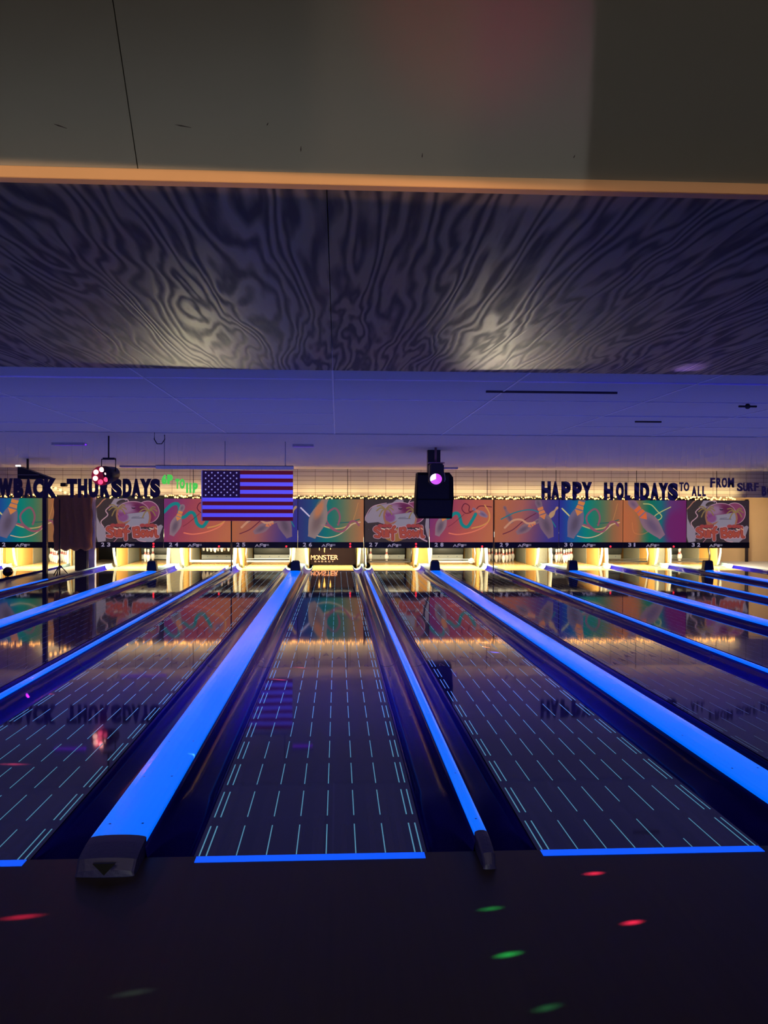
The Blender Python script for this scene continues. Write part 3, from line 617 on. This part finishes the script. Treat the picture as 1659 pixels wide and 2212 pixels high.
order = sorted(LX)
for i, n in enumerate(order):
    x = LX[n]
    if n == 22: gutter(x+.53, -6.99, 'navy gutter between lane 22 and the walkway strip')
    elif n == 32:
        gutter(x+.53, x+.75, 'navy gutter right of the last lane')
    if i+1 < len(order) and n != 22:
        g = LX[order[i+1]]-x-1.054; wide = g > .6; cw = .252 if wide else .062; xm = (x+LX[order[i+1]])/2
        if n == 25: xm = -.872
        gutter(x+.53, xm-cw/2, 'navy gutter, right side of '+LN[n])
        gutter(LX[order[i+1]]-.53, xm+cw/2, 'navy gutter, left side of '+LN[order[i+1]])
        divider(xm, cw, ('wide' if wide else 'narrow')+' glowing blue divider cap on the right of '+LN[n], wide)
        if wide and n > 22:
            bm = B(); pr = [(-.12, 0), (.12, 0), (.095, .20), (.07, .225), (-.07, .225), (-.095, .20)]
            add_extrude(bm, pr, -.05, .10, close=True, smooth=False)
            o = obj('divider_post', bm, M_POLE, None, (xm, 14.42, .09)); tag(o, 'dark tapered post on the wide divider right of '+LN[n], 'post', 'dark posts on the wide dividers')
# edges of the walkway and the end of the last lane
gutter(LX[23]-.53, -5.895, 'navy gutter between the walkway strip and lane 23')
divider(-5.93, .062, 'narrow glowing blue divider cap beside the grey walkway strip', False, 12.5)
t = thing('gutter_cap', 'pale blue segmented cap along the far right gutter', 'gutter cap', (LX[32]+.80, 0, 0))
for y0_, y1_, m_ in ((14.55, 15.2, M_CAPW), (15.21, 16.0, mat('cap_pale_blue', (.35, .55, .65), .3)), (16.01, 16.9, M_GUTEND)):
    bm = B(); add_extrude(bm, [(-.05, -.19), (-.05, .02), (-.03, .035), (.03, .035), (.05, .02), (.05, -.19)], y0_, y1_, close=True, smooth=False); obj('segment', bm, m_, t)

# ------------------------------------------------------------------ pins
PROF = [(0.0258, 0), (.0286, .019), (.0359, .057), (.0495, .0857), (.0578, .1175), (.0605, .1143+.03), (.0582, .149+.02), (.0495, .1842), (.0381, .219), (.0264, .2413), (.0228, .254), (.0233, .2762), (.0264, .298), (.0307, .3302), (.0323, .3445), (.030, .362), (.0208, .3757), (.006, .381)]
MIS = [0]*8+[1, 0, 1]+[0]*6
bm = B(); add_lathe(bm, PROF, 18, mis=MIS); pin0 = obj('bowling_pin', bm, [M_PIN, M_RED], None, (0, 0, 0))
SPOTS = {1: (0, 0), 2: (-.5, 1), 3: (.5, 1), 4: (-1, 2), 5: (0, 2), 6: (1, 2), 7: (-1.5, 3), 8: (-.5, 3), 9: (.5, 3), 10: (1.5, 3)}
PN = {1: 'white front pin', 2: 'second row left pin', 3: 'second row right pin', 4: 'third row left pin', 5: 'third row middle pin', 6: 'third row right pin',
      7: 'back row leftmost pin', 8: 'back row inner left pin', 9: 'back row inner right pin', 10: 'back row rightmost pin'}
used = False
def put_pin(n, k, z=.0008, extra='on', dx=0):
    global used
    i, j = SPOTS[k]; loc = (LX[n]+i*.3048+dx, HP+j*.264, z)
    if not used: o = pin0; used = True
    else: o = dup(pin0)
    o.location = loc; tag(o, '%s %s %s' % (PN[k], extra, LN[n]), 'bowling pin', 'bowling pins on '+LN[n])
for n, ks in {21: range(1, 11), 22: range(1, 11), 23: (4, 2, 8), 27: (7, 5), 29: range(1, 11), 30: range(1, 11), 32: (5, 6, 10)}.items():
    for k in ks: put_pin(n, k)
for k in range(1, 11): put_pin(24, k, .30, 'lifted above')

# ------------------------------------------------------------------ pin setting machines
SW = {25: 'silver', 27: 'black', 28: 'silver', 24: 'none', 26: 'board', 31: 'black', 32: 'black'}
for n in order:
    x = LX[n]
    t = thing('pinsetter', 'lit pin setting machine behind '+LN[n], 'pinsetter', (x, 16.9, 0), 'pinsetters behind the masks')
    Y = lambda y: y-16.9
    bm = B(); add_tube(bm, [(-.60, Y(19.35), .30), (.60, Y(19.35), .30)], .15, 16); add_box(bm, -.60, .60, Y(19.38), Y(19.5), .2, .9); obj('pit_cushion', bm, M_CUSH, t)
    bm = B(); add_box(bm, -.60, .60, Y(19.26), Y(19.30), .02, .155); obj('pit_plate', bm, M_PLATE, t)
    for bx in (-.42, -.14, .14, .42):
        bm = B(); add_tube(bm, [(bx, Y(19.245), .10), (bx, Y(19.262), .10)], .012, 8); obj('bolt', bm, M_BOLT, t)
    for sg in (-1, 1):
        xi = sg*.655
        bm = B(); add_box(bm, min(xi, xi+sg*.03), max(xi, xi+sg*.03), Y(17.0), Y(19.5), -.1, 1.0); obj('side_wall', bm, M_KICK, t)
        bm = B(); add_box(bm, min(xi-sg*.008, xi-sg*.001), max(xi-sg*.008, xi-sg*.001), Y(18.0), Y(19.2), -.02, .62); obj('side_panel', bm, M_PANELG, t)
        bm = B(); pts = [(xi+sg*(.02+.05*math.sin(k/8*1.6)), Y(16.98)-.10*math.sin(k/8*3.1), -.02+.8*k/8) for k in range(9)]
        add_tube(bm, pts, [.03]*9, 8); add_tube(bm, [(p[0]+sg*.035, p[1]+.05, p[2]) for p in pts], .018, 6); obj('curved_edge', bm, M_CREAM, t)
    if n != 32:
        gap = (LX[n+1] if n != 22 else -6.4)-x-.70; bm = B(); add_box(bm, .700, max(.74, gap), Y(17.25), Y(17.30), -.15, .95); add_box(bm, .72, max(.73, gap)-.02, Y(17.235), Y(17.25), .05, .12); obj('filler_panel', bm, M_PANELG if n % 3 else M_KICK, t)
    bm = B(); add_box(bm, -.60, .60, Y(16.92), Y(16.97), .93, 1.0); obj('lamp_housing', bm, M_DKMET, t)
    bm = B(); add_tube(bm, [(-.5, Y(16.94), .905), (.5, Y(16.94), .905)], .018, 8); obj('lamp_tube', bm, M_TUBE, t)
    bm = B()
    for q in range(5): add_box(bm, -.55+.27*q, -.53+.27*q, Y(17.4), Y(19.0), .74, .80)
    for q in range(3): add_box(bm, -.58, .58, Y(17.6+.6*q), Y(17.64+.6*q), .75, .82)
    obj('pin_table', bm, M_SILVER if n % 2 else M_DKMET, t)
    k = SW.get(n)
    if k in ('silver', 'black'):
        m_ = M_SILVER if k == 'silver' else M_DKMET; z0 = .075 if n == 25 else .06
        bm = B(); add_box(bm, -.60, .60, Y(17.28), Y(17.32), z0, z0+.05); add_box(bm, -.60, .60, Y(17.30), Y(17.33), z0+.08, z0+.10); obj('sweep_bar', bm, m_, t)
        for sg in (-1, 1):
            bm = B(); add_tube(bm, [(sg*.60, Y(17.3), z0+.02), (sg*.61, Y(17.3), .3), (sg*.58, Y(17.5), .9)], .025, 8); obj('sweep_arm', bm, m_ if n != 31 else M_CREAM, t)
    if k == 'board':
        zb = .02; bm = B(); add_box(bm, -.61, .61, Y(17.10), Y(17.13), zb, .60); obj('sweep_board', bm, mat('board_dark_brown', (.006, .003, .003), .9, spec=.05, emit=(.6, .3, .25), es=.02), t)
        mo = mat('board_letter_orange', (.75, .3, .15), .5, emit=(1, .36, .16), es=.9); my = mat('board_claw_gold', (.75, .42, .1), .5, emit=(1, .5, .12), es=.9); mg = mat('board_small_letter', (.35, .25, .18), .5, emit=(.5, .3, .2), es=.25)
        text_strip('board_lettering', 'MONSTER', -.60, .14, .155, .125, Y(17.092), mo, t, .10, bold=0)
        text_strip('board_small_lettering', 'ENERGY', -.50, .02, .085, .04, Y(17.092), mg, t, .8, bold=0)
        for cx_, L_, w_ in ((-.375, .15, .022), (-.235, .205, .03), (-.07, .13, .02)):
            bm = B(); P = [(-w_, .60), (w_, .60), (w_*1.1, .52), (w_*.5, .50-L_*.3), (w_*.3, .55-L_), (-w_*.2, .57-L_), (-w_*.3, .50-L_*.2), (-w_*1.1, .53)]
            P = [(cx_+a_, .597 if b_ > .595 else b_) for a_, b_ in P]; f = [bm.verts.new((a_, Y(17.094), b_)) for a_, b_ in P]; g = [bm.verts.new((a_, Y(17.099), b_)) for a_, b_ in P]
            bm.faces.new(f); bm.faces.new(g[::-1])
            for j in range(8): bm.faces.new((f[j], f[(j+1) % 8], g[(j+1) % 8], g[j]))
            obj('claw_mark', bm, my, t)
    if n == 24:
        bm = B(); add_box(bm, -.62, .62, Y(17.5), Y(17.53), .06, .12); add_box(bm, -.62, -.58, Y(17.5), Y(17.53), .1, .8); add_box(bm, .58, .62, Y(17.5), Y(17.53), .1, .8); obj('rack_frame', bm, M_PLATE, t)

bm = B(); bmesh.ops.create_uvsphere(bm, u_segments=20, v_segments=14, radius=.108)
for f in bm.faces: f.smooth = True
o = obj('bowling_ball', bm, mat('ball_maroon', (.05, .008, .016), .12), None, (-7.33, 13.9, .109)); tag(o, 'dark maroon bowling ball rolling on lane 22', 'bowling ball')
bm = B(); bmesh.ops.create_uvsphere(bm, u_segments=20, v_segments=14, radius=.085)
for f in bm.faces: f.smooth = True
o = obj('bowling_ball', bm, M_PIN, None, (LX[28]+.56, 17.6, .08)); tag(o, 'white ball at the right end of lane 28', 'bowling ball')

# ------------------------------------------------------------------ masks
arts = {22: art_teal(22), 26: art_teal(26), 24: art_magenta(), 25: art_orange(), 31: art_wild(), 23: art_surf(23), 27: art_surf(27)}
arts[28] = arts[24]; arts[29] = arts[25]; arts[30] = arts[22]; arts[32] = arts[23]; arts[21] = arts[24]
DESC = {21: 'magenta panel with pin', 22: 'teal to orange panel with pin and pink ribbon', 23: 'black surf logo panel with lightning, beside the cloth', 24: 'magenta to orange panel with teal ribbon, left of the flag foot',
        25: 'orange to blue panel half hidden behind the flag', 26: 'blue to orange panel with big pin, right of the flag', 27: 'black surf logo panel behind the speaker', 28: 'magenta to orange panel right of the speaker',
        29: 'orange to violet panel with flying pins', 30: 'teal panel with pin and yellow stick', 31: 'orange, green and purple panel with diagonal pin', 32: 'black surf logo panel at the right end'}
LEDS = {23: (120, 2), 24: (116, 1), 25: (117, 1), 26: (112, 2), 27: (112, 2), 28: (114, 1), 30: (113, 1), 31: (112, 1)}
cache = {}
MX = {}
for n in range(21, 33):
    x0 = -.883+(n-26)*1.6727; W = 1.6727
    if n == 22: x0 = -8.462; W = 1.655
    if n == 21: x0 = -8.462-1.68
    MX[n] = (x0, W)
    t = thing('masking_unit', DESC[n], 'sign panel', (x0, MY, .556), 'masking units over the lanes')
    px = W/141; HA = 1.235; zs = 1.0*.148
    bm = B(); add_box(bm, .006, W-.006, .012, .05, 0, HA-.002); obj('frame', bm, M_BLACK, t)
    if id(arts[n]) not in cache: cache[id(arts[n])] = art_mesh(arts[n], 1.6587, HA-zs)
    mesh_obj('printed_panel', cache[id(arts[n])], M_ART, t, (.007, .008, zs))
    bm = B(); add_box(bm, .004, W-.004, -.004, .012, 0, zs-.002); obj('number_strip', bm, M_BLK2, t)
    s = str(n)
    for q_, c_ in enumerate(s): text_strip('number_digit', c_, .135+.145*q_, .135+.145*q_+(.04 if c_ == '1' else .080), .035, .10, -.0085, M_WRITE, t, .8, bold=.03)
    text_strip('strip_lettering', 'AMF', .60, .95, .028, .068, -.0085, M_WRITE, t, .08, bold=0)
    bm = B(); add_box(bm, .735, .80, -.0085, -.0045, .095, .112); obj('strip_emblem', bm, M_WRITE, t)
    if n in LEDS:
        u, c = LEDS[n]
        for q in range(c):
            bm = B(); bmesh.ops.create_uvsphere(bm, u_segments=10, v_segments=8, radius=.024); obj('indicator_light', bm, M_LED, t, (u*px, -.012, (.035, .105)[q] if c == 2 else .04))

# support posts, hanging wires
for px, b_, y in ((500, 1, 15.35), (787, 1, 15.35), (1066, 1, 15.35), (1613, 1, 18.4), (129, 1, 14.0)):
    p = at(px, 1150, y); bm = B(); add_tube(bm, [(0, 0, 0), (0, 0, 1.86 if px != 129 else 1.75)], .014 if px != 1613 else .05, 8)
    o = None
    lab = {500: 'thin black upright pole under the flag between numbers 24 and 25', 787: 'thin black upright pole at the left edge of the speaker logo panel', 1066: 'thin black upright pole between the magenta and orange panels',
           1613: 'thick dark post at the right end of the panels', 129: 'thin black stand with splayed feet on the walkway by the cloth'}[px]
    t = thing('support_pole', lab, 'pole', (p.x, y, 0)); obj('pole', bm, M_POLE if px == 1613 else M_WIRE, t)
    if px == 129:
        for a_ in (.5, 2.6, 4.7):
            bm = B(); add_tube(bm, [(0, 0, .25), (math.cos(a_)*.2, math.sin(a_)*.2, .01)], .012, 6); obj('foot', bm, M_WIRE, t)
for px in (415, 751, 1055, 1205, 1380, 1555):
    p = at(px, 1050, 15.5); bm = B(); add_tube(bm, [(0, 0, 0), (.003, 0, .4), (0, 0, .76)], .008, 6)
    o = obj('hanging_wire', bm, M_WIRE, None, (p.x, 15.66, 1.80)); tag(o, 'black hanging wire over the panels %s' % {415: 'left of the flag', 751: 'right of the flag', 1055: 'over the seam of numbers 28 and 29', 1205: 'beside the letters HAPPY', 1380: 'at the letter I of HOLIDAYS', 1555: 'at the letter R of FROM'}[px], 'wire', 'wires holding the panels')

# ------------------------------------------------------------------ fairy lights
bm = B(); bmesh.ops.create_icosphere(bm, subdivisions=2, radius=.022); bulb_me = bpy.data.meshes.new('bulb'); bm.to_mesh(bulb_me); bm.free(); bulb_me.materials.append(M_BULB)
for n in range(22, 33):
    x0, W = MX[n]; t = thing('fairy_lights', 'amber fairy light string over the panel of '+LN[n], 'string lights', (x0, MY+.09, 1.80), 'amber fairy lights over the panels')
    if n == 32: W *= .80
    N_ = 34; pts = [((i+.5)/N_*W, random.uniform(-.03, .03), random.uniform(.0, .07)) for i in range(N_)]
    bm = B(); add_tube(bm, pts, .004, 4); obj('wire', bm, M_WIRE, t)
    for p in pts:
        if n < 24 and random.random() < .45: continue
        o = bpy.data.objects.new('bulb', bulb_me); COL.objects.link(o); o.parent = t; o.location = (p[0], p[1], p[2]+.012)
        s_ = random.uniform(.6, 1.25); o.scale = (s_, s_, s_)
# extra strand hanging before the cloth
t = thing('fairy_lights', 'short amber light strand sagging above the draped cloth', 'string lights', (-6.9, 15.3, 1.9), 'amber fairy lights over the panels')
pts = [(i*.115, 0, .10*math.cos(i*.6)+.05) for i in range(11)]; bm = B(); add_tube(bm, pts, .004, 4); obj('wire', bm, M_WIRE, t)
for p in pts:
    o = bpy.data.objects.new('bulb', bulb_me); COL.objects.link(o); o.parent = t; o.location = p; o.scale = (1.5,)*3

# ------------------------------------------------------------------ standing and hanging letters
ORD = ['first', 'second', 'third', 'fourth', 'fifth', 'sixth', 'seventh', 'eighth', 'ninth']
def letters(word, spans, y0, y1, m, group, desc, Y=9.3, d=.02, bold=.075, slope=0):
    for i, (c, (a_, b_)) in enumerate(zip(word, spans)):
        p0, p1 = at(a_, y1+slope*i, Y), at(b_, y0+slope*i, Y)
        me = glyph(c, p1.x-p0.x, p1.z-p0.z, d, bold); me.materials.append(m)
        o = bpy.data.objects.new('sign_letter', me); COL.objects.link(o); o.location = p0
        zc = RC(Y); bm = B(); add_tube(bm, [((p1.x-p0.x)*.5, d/2, (p1.z-p0.z)*.8), ((p1.x-p0.x)*.5, d/2, zc-p0.z)], .0005, 4); obj('thread', bm, M_WIRE, o)
        tag(o, '%s letter %s, %s character of %s' % (desc, c, ORD[i], group), 'letter', 'letters of '+group)
letters('WBACK', [(-4, 27), (29, 50), (52, 70), (71, 94), (95, 123)], 1033, 1076, M_LET, 'the cut off word WBACK', 'dark purple cut-out')
letters('THURSDAYS', [(144, 166), (168, 188), (191, 212), (216, 237), (240, 263), (265, 284), (284, 304), (302, 327), (324, 346)], 1034, 1075, M_LET, 'the word THURSDAYS', 'dark purple cut-out')
letters('HAPPY', [(1170, 1190), (1191, 1209), (1213, 1233), (1237, 1257), (1257, 1279)], 1039.5, 1079.5, M_LETH, 'the word HAPPY', 'striped purple', slope=.4)
letters('HOLIDAYS', [(1305, 1325), (1331, 1348), (1350, 1362), (1371, 1381), (1383, 1403), (1405, 1424), (1423, 1444), (1443, 1465)], 1042, 1080.5, M_LETH, 'the word HOLIDAYS', 'striped purple', slope=.15)
letters('6P', [(349, 360), (361, 373)], 1025, 1046, M_LETG, 'the green word 6P', 'bright green', Y=9.35)
letters('TO', [(379, 387), (388, 399)], 1034, 1056, M_LETG, 'the green word TO', 'bright green', Y=9.35)
letters('11P', [(402, 406), (409, 413), (416, 427)], 1043, 1065, M_LETG, 'the green word 11P', 'bright green', Y=9.35)
letters('TO', [(1468, 1477), (1478, 1489)], 1042, 1061, M_LETS, 'the small word TO after HOLIDAYS', 'mauve grey', Y=9.35, bold=.03)
letters('ALL', [(1495, 1505), (1508, 1515), (1518, 1525)], 1050, 1072, M_LETS, 'the small word ALL', 'mauve grey', Y=9.35, bold=.03)
letters('FROM', [(1535, 1545), (1548, 1559), (1560, 1571), (1573, 1586)], 1032, 1053, M_LETS, 'the small word FROM', 'mauve grey', Y=9.35, bold=.03)
letters('SURF', [(1593, 1605), (1606, 1616), (1617, 1628), (1630, 1639)], 1043, 1061, M_LETS, 'the small word SURF', 'mauve grey', Y=9.35, bold=.03)
letters('BO', [(1646, 1656), (1658, 1668)], 1050, 1071, M_LETS, 'the cut off small word BO', 'mauve grey', Y=9.35, bold=.03)

# ------------------------------------------------------------------ flag
FY = 9.4; p0 = at(437, 1125, FY); p1 = at(633, 1017, FY)
t = thing('hanging_flag', 'American flag glowing violet, hung from a ceiling rail', 'flag', (p0.x, FY, p0.z))
fw, fh = p1.x-p0.x, p1.z-p0.z
o = mesh_obj('flag_cloth', art_mesh(art_flag(), fw, fh, lambda u, v: .012*np.sin(u*7+v*2)*(v*.8+.2)+.004*np.sin(u*23)), M_FLAG, t)
bm = B(); add_box(bm, -.02, .012, .012, .02, .0, fh); obj('hoist_band', bm, mat('flag_edge_violet', (.25, .22, .5), .7, emit=(.1, .09, .4), es=.5), t)
r0, r1 = at(337, 1007, FY), at(634, 1010, FY)
bm = B(); add_box(bm, r0.x-p0.x, r1.x-p0.x, -.02, .03, fh+.02, fh+.075); obj('rail', bm, mat('rail_white', (.85, .8, .8), .5), t)
bm = B(); add_box(bm, r0.x-p0.x, r1.x-p0.x, -.024, -.012, fh+.075, fh+.085); obj('rail_edge', bm, M_BLACK, t)
bm = B()
for q in (.06, .5, .94): add_tube(bm, [((r0.x+(r1.x-r0.x)*q)-p0.x, 0, fh+.07), ((r0.x+(r1.x-r0.x)*q)-p0.x, 0, RC(FY)-p0.z)], .006, 6)
obj('rail_hanger', bm, mat('hanger_pale', (.4, .38, .45), .5), t)

# ------------------------------------------------------------------ speaker and effect lights
SY = 10.6; a0, a1 = at(899, 1120, SY), at(979, 1021, SY); wS, hS = a1.x-a0.x, a1.z-a0.z
t = thing('ceiling_speaker', 'large black box speaker hanging before panel 27', 'speaker', ((a0.x+a1.x)/2, SY, a0.z))
bm = B(); P = [(-wS/2+.05, 0), (wS/2-.02, 0), (wS/2+.01, hS*.45), (wS/2, hS-.09), (wS/2-.07, hS), (-wS/2+.03, hS), (-wS/2, hS*.5), (-wS/2-.01, .1)]
add_extrude(bm, P, 0, .38, close=True, smooth=False); obj('cabinet', bm, M_SPK, t)
bm = B(); add_box(bm, -wS/2+.03, wS/2-.03, -.008, -.0005, .04, hS*.40); obj('lower_grille', bm, mat('grille_black', (.012, .012, .014), .7, bump=.5, bscale=300), t)
bm = B(); add_box(bm, -wS/2+.03, wS/2-.08, -.008, -.0005, hS*.43, hS-.05); obj('upper_grille', bm, mat('grille_black_upper', (.010, .010, .012), .7, bump=.5, bscale=300), t)
bm = B(); add_box(bm, -.12, .12, .1, .25, hS-.01, RC(SY+.2)-a0.z); obj('hanger_bracket', bm, M_BLACK, t)
LY = 10.1; c = at(941, 1035, LY); tp = at(945, 995, LY)
t = thing('scanner_light', 'black scanner light with a magenta lens before the speaker', 'effect light', (c.x, LY, c.z))
bm = B(); add_box(bm, -.10, .155, .0, .30, -.07, .28); bmesh.ops.bevel(bm, geom=list(bm.edges), offset=.02, segments=2, affect='EDGES'); obj('body', bm, M_BLACK, t)
bm = B(); add_tube(bm, [(0, -.05, 0), (0, .03, 0)], .128, 24); obj('lens_ring', bm, M_BLACK, t)
for nm, a_0, a_1, cc, e_ in (('lens_facet', .6, 2.6, (.95, .85, 1), 1.4), ('lens_facet', 2.6, 4.5, (.75, .12, .85), 1.1), ('lens_facet', 4.5, 6.88, (.80, .10, .80), 1.0)):
    bm = B(); vc = bm.verts.new((0, -.062, .0)); ring = [bm.verts.new((-.108*math.sin(a_0+(a_1-a_0)*k/10-.6), -.052, .098*math.cos(a_0+(a_1-a_0)*k/10-.6))) for k in range(11)]
    for k in range(10): bm.faces.new((vc, ring[k], ring[k+1]))
    obj(nm, bm, mat('lens_glow', cc, .2, emit=cc, es=e_*.8), t)
bm = B(); add_box(bm, -.12, .17, .05, .25, .29, .31); add_tube(bm, [(.02, .15, .3), (.02, .15, RC(LY+.15)-c.z)], .02, 8); obj('mount_plate', bm, mat('mount_pinkish', (.30, .15, .18), .4, metal=.3), t)
bm = B(); add_tube(bm, [(.17, .1, .12), (.185, .1, .0), (.17, .1, -.04)], .012, 6); obj('yoke', bm, M_PLATE, t)
RY = 8.55; c = at(220, 1028, RY)
t = thing('par_light', 'red LED spotlight with round lamps above the word THURSDAYS', 'effect light', (c.x, RY, c.z))
bm = B(); add_tube(bm, [(0, -.02, 0), (.03, .08, .01), (.10, .30, .05)], [.150, .150, .11], 24); obj('body', bm, mat('par_dark_red', (.018, .006, .008), .4), t)
bm = B(); add_tube(bm, [(0, -.03, 0), (0, -.021, 0)], .152, 24); obj('rim', bm, mat('par_rim_red', (.3, .01, .02), .4, emit=(.8, .01, .03), es=.10), t)
for k in range(6):
    a_ = .1+k*math.pi/3; hot = k in (0, 1, 5, 4)
    bm = B(); bmesh.ops.create_uvsphere(bm, u_segments=14, v_segments=8, radius=.040); 
    o = obj('led_lamp', bm, mat('led_hot' if hot else 'led_red', (1, .3, .3), .3, emit=(1, .50, .42) if hot else (1, .06, .14), es=3 if hot else 1.3), t, (math.sin(a_)*.098, -.036, math.cos(a_)*.098))
    o.scale = (1, .3, 1)
bm = B(); add_tube(bm, [(-.05, .15, .12), (-.05, .15, .27), (.17, .15, .27), (.17, .15, .0)], .01, 6); add_box(bm, -.02, .16, .1, .2, .265, .295); add_tube(bm, [(.06, .15, .28), (.06, .15, RC(RY+.2)-c.z-.004)], .012, 6); obj('yoke', bm, M_BLACK, t)
l = bpy.data.lights.new('par_beam', 'SPOT'); l.energy = 14; l.color = (1, .05, .08); l.spot_size = 1.0; l.spot_blend = .6
o = bpy.data.objects.new('par_beam', l); COL.objects.link(o); o.parent = t; o.location = (0, -.08, 0); o.rotation_euler = Vector((.1, -1, -.35)).to_track_quat('-Z', 'Y').to_euler()

# blacklight battens on the ceiling: open below, so only the lanes mirror their glow
M_UV = mat('uv_tube_violet', (.3, .05, 1), .4, emit=(.22, .02, 1), es=1.2)
for px, Y_, w_, lab in ((150, 9.9, .55, 'left of the red spotlight'), (655, 9.9, .35, 'right of the flag rail'), (310, 15.2, 1.1, 'above the word THURSDAYS'), (962, 15.2, .6, 'behind the speaker')):
    zc = RC(Y_); p = at(px, 1000, Y_)
    t = thing('blacklight_batten', 'slim white ceiling batten %s' % lab, 'blacklight', (p.x, Y_, zc), 'slim battens under the rear ceiling')
    bm = B(); add_box(bm, -w_/2-.01, w_/2+.01, -.063, .063, -.012, .0)
    for sg in (-1, 1): add_box(bm, -w_/2-.01, w_/2+.01, sg*.063-.003, sg*.063+.003, -.040, .0)
    obj('housing', bm, M_CEIL2, t)
    bm = B(); add_box(bm, -w_/2, w_/2, -.056, .056, -.030, -.0125); obj('tube', bm, M_UV, t)

# ------------------------------------------------------------------ draped column, black post with cabinet
t = thing('column_wrap', 'dark brown cloth draped around the column between panels 22 and 23', 'cloth', (-6.37, 15.30, .53))
bm = B(); nx_, nz_ = 26, 16; W = .44; g = []
for j in range(nz_+1):
    z = 1.345*j/nz_; row = []
    for k in range(nx_+1):
        u = k/nx_*2-1; row.append(bm.verts.new((u*W+.012*math.sin(j*1.3+k), -.05-.10*(1-u*u)-.018*math.sin(k*1.1+j*.25), z-(.03*math.sin(k*.9) if j == 0 else 0)-(.06*max(0, -u) if j == nz_ else 0))))
    g.append(row)
for j in range(nz_):
    for k in range(nx_): f = bm.faces.new((g[j][k], g[j][k+1], g[j+1][k+1], g[j+1][k])); f.smooth = True
r = bmesh.ops.extrude_face_region(bm, geom=list(bm.faces)); bmesh.ops.translate(bm, vec=(0, .15, 0), verts=[v for v in r['geom'] if isinstance(v, bmesh.types.BMVert)])
obj('drape', bm, M_CLOTH, t)
o = box('column', -6.34, -6.06, 15.36, 15.5, .004, 1.90, M_POLE); tag(o, kind='structure')
o = box('column', -6.055, -5.905, 15.5, 15.62, -.05, 1.90, mat('column_pink_white', (.85, .74, .72), .6)); tag(o, kind='structure')
t = thing('black_post', 'black square post standing on the walkway under the letter K', 'post', (-6.29, 13.35, .004)); obj('post', (lambda b: (add_box(b, -.045, .045, -.045, .045, 0, 2.10), b)[1])(B()), M_POLE, t)
p = at(42, 1008, 13.3); q = at(113, 1035, 13.3); z0 = at(42, 1035, 13.3).z
t = thing('monitor_cabinet', 'dark wedge shaped screen cabinet above the letters BACK', 'monitor', (p.x, 13.2, z0))
bm = B(); pr = [(0, 0), (q.x-p.x, 0), (q.x-p.x, .02), (.02, p.z-z0), (0, p.z-z0)]; add_extrude(bm, pr, 0, .3, close=True, smooth=False); obj('cabinet', bm, M_BLACK, t)
bm = B(); add_box(bm, .01, (q.x-p.x)*.65, -.012, -.001, (p.z-z0)*.30, (p.z-z0)*.36); obj('ledge', bm, mat('ledge_grey', (.2, .18, .18), .5), t)
bm = B(); add_box(bm, -.035, .06, -.02, .03, p.z-z0-.005, p.z-z0+.03); obj('white_lamp', bm, mat('small_lamp_white', (1, 1, 1), .4, emit=(1, .95, .9), es=1.5), t)
bm = B(); add_box(bm, .15, .19, .1, .14, p.z-z0-.12, RC(13.3)-z0); obj('hanger', bm, M_BLACK, t)
p = at(137, 1047, 15.3); o = box('small_camera', p.x-.06, p.x+.07, 15.25, 15.4, p.z-.045, p.z+.045, M_BLACK, None, .01); tag(o, 'small dark camera box beside the letter K', 'camera')
# cable loop under the tile edge
p = at(345, 945, 8.25); bm = B(); add_tube(bm, [(-.08, 0, .09), (-.085, 0, -.04), (-.04, -.01, -.11), (.03, -.01, -.11), (.075, 0, -.04), (.07, 0, .03)], .008, 6)
o = obj('cable_loop', bm, M_WIRE, None, (p.x, 8.26, 2.66)); tag(o, 'black cable loop hanging from the ceiling edge left of the flag', 'cable')
p = at(1615, 877, 5.0); p = CAM+(p-CAM)*((2.71-H)/(p.z-H)); bm = B(); add_tube(bm, [(-.10, 0, 0), (.10, 0, 0)], .012, 8); bmesh.ops.create_uvsphere(bm, u_segments=10, v_segments=8, radius=.03)
o = obj('sprinkler_head', bm, M_BLACK, None, (p.x, p.y, 2.705)); tag(o, 'small dark sprinkler on the tile ceiling at the far right', 'sprinkler')
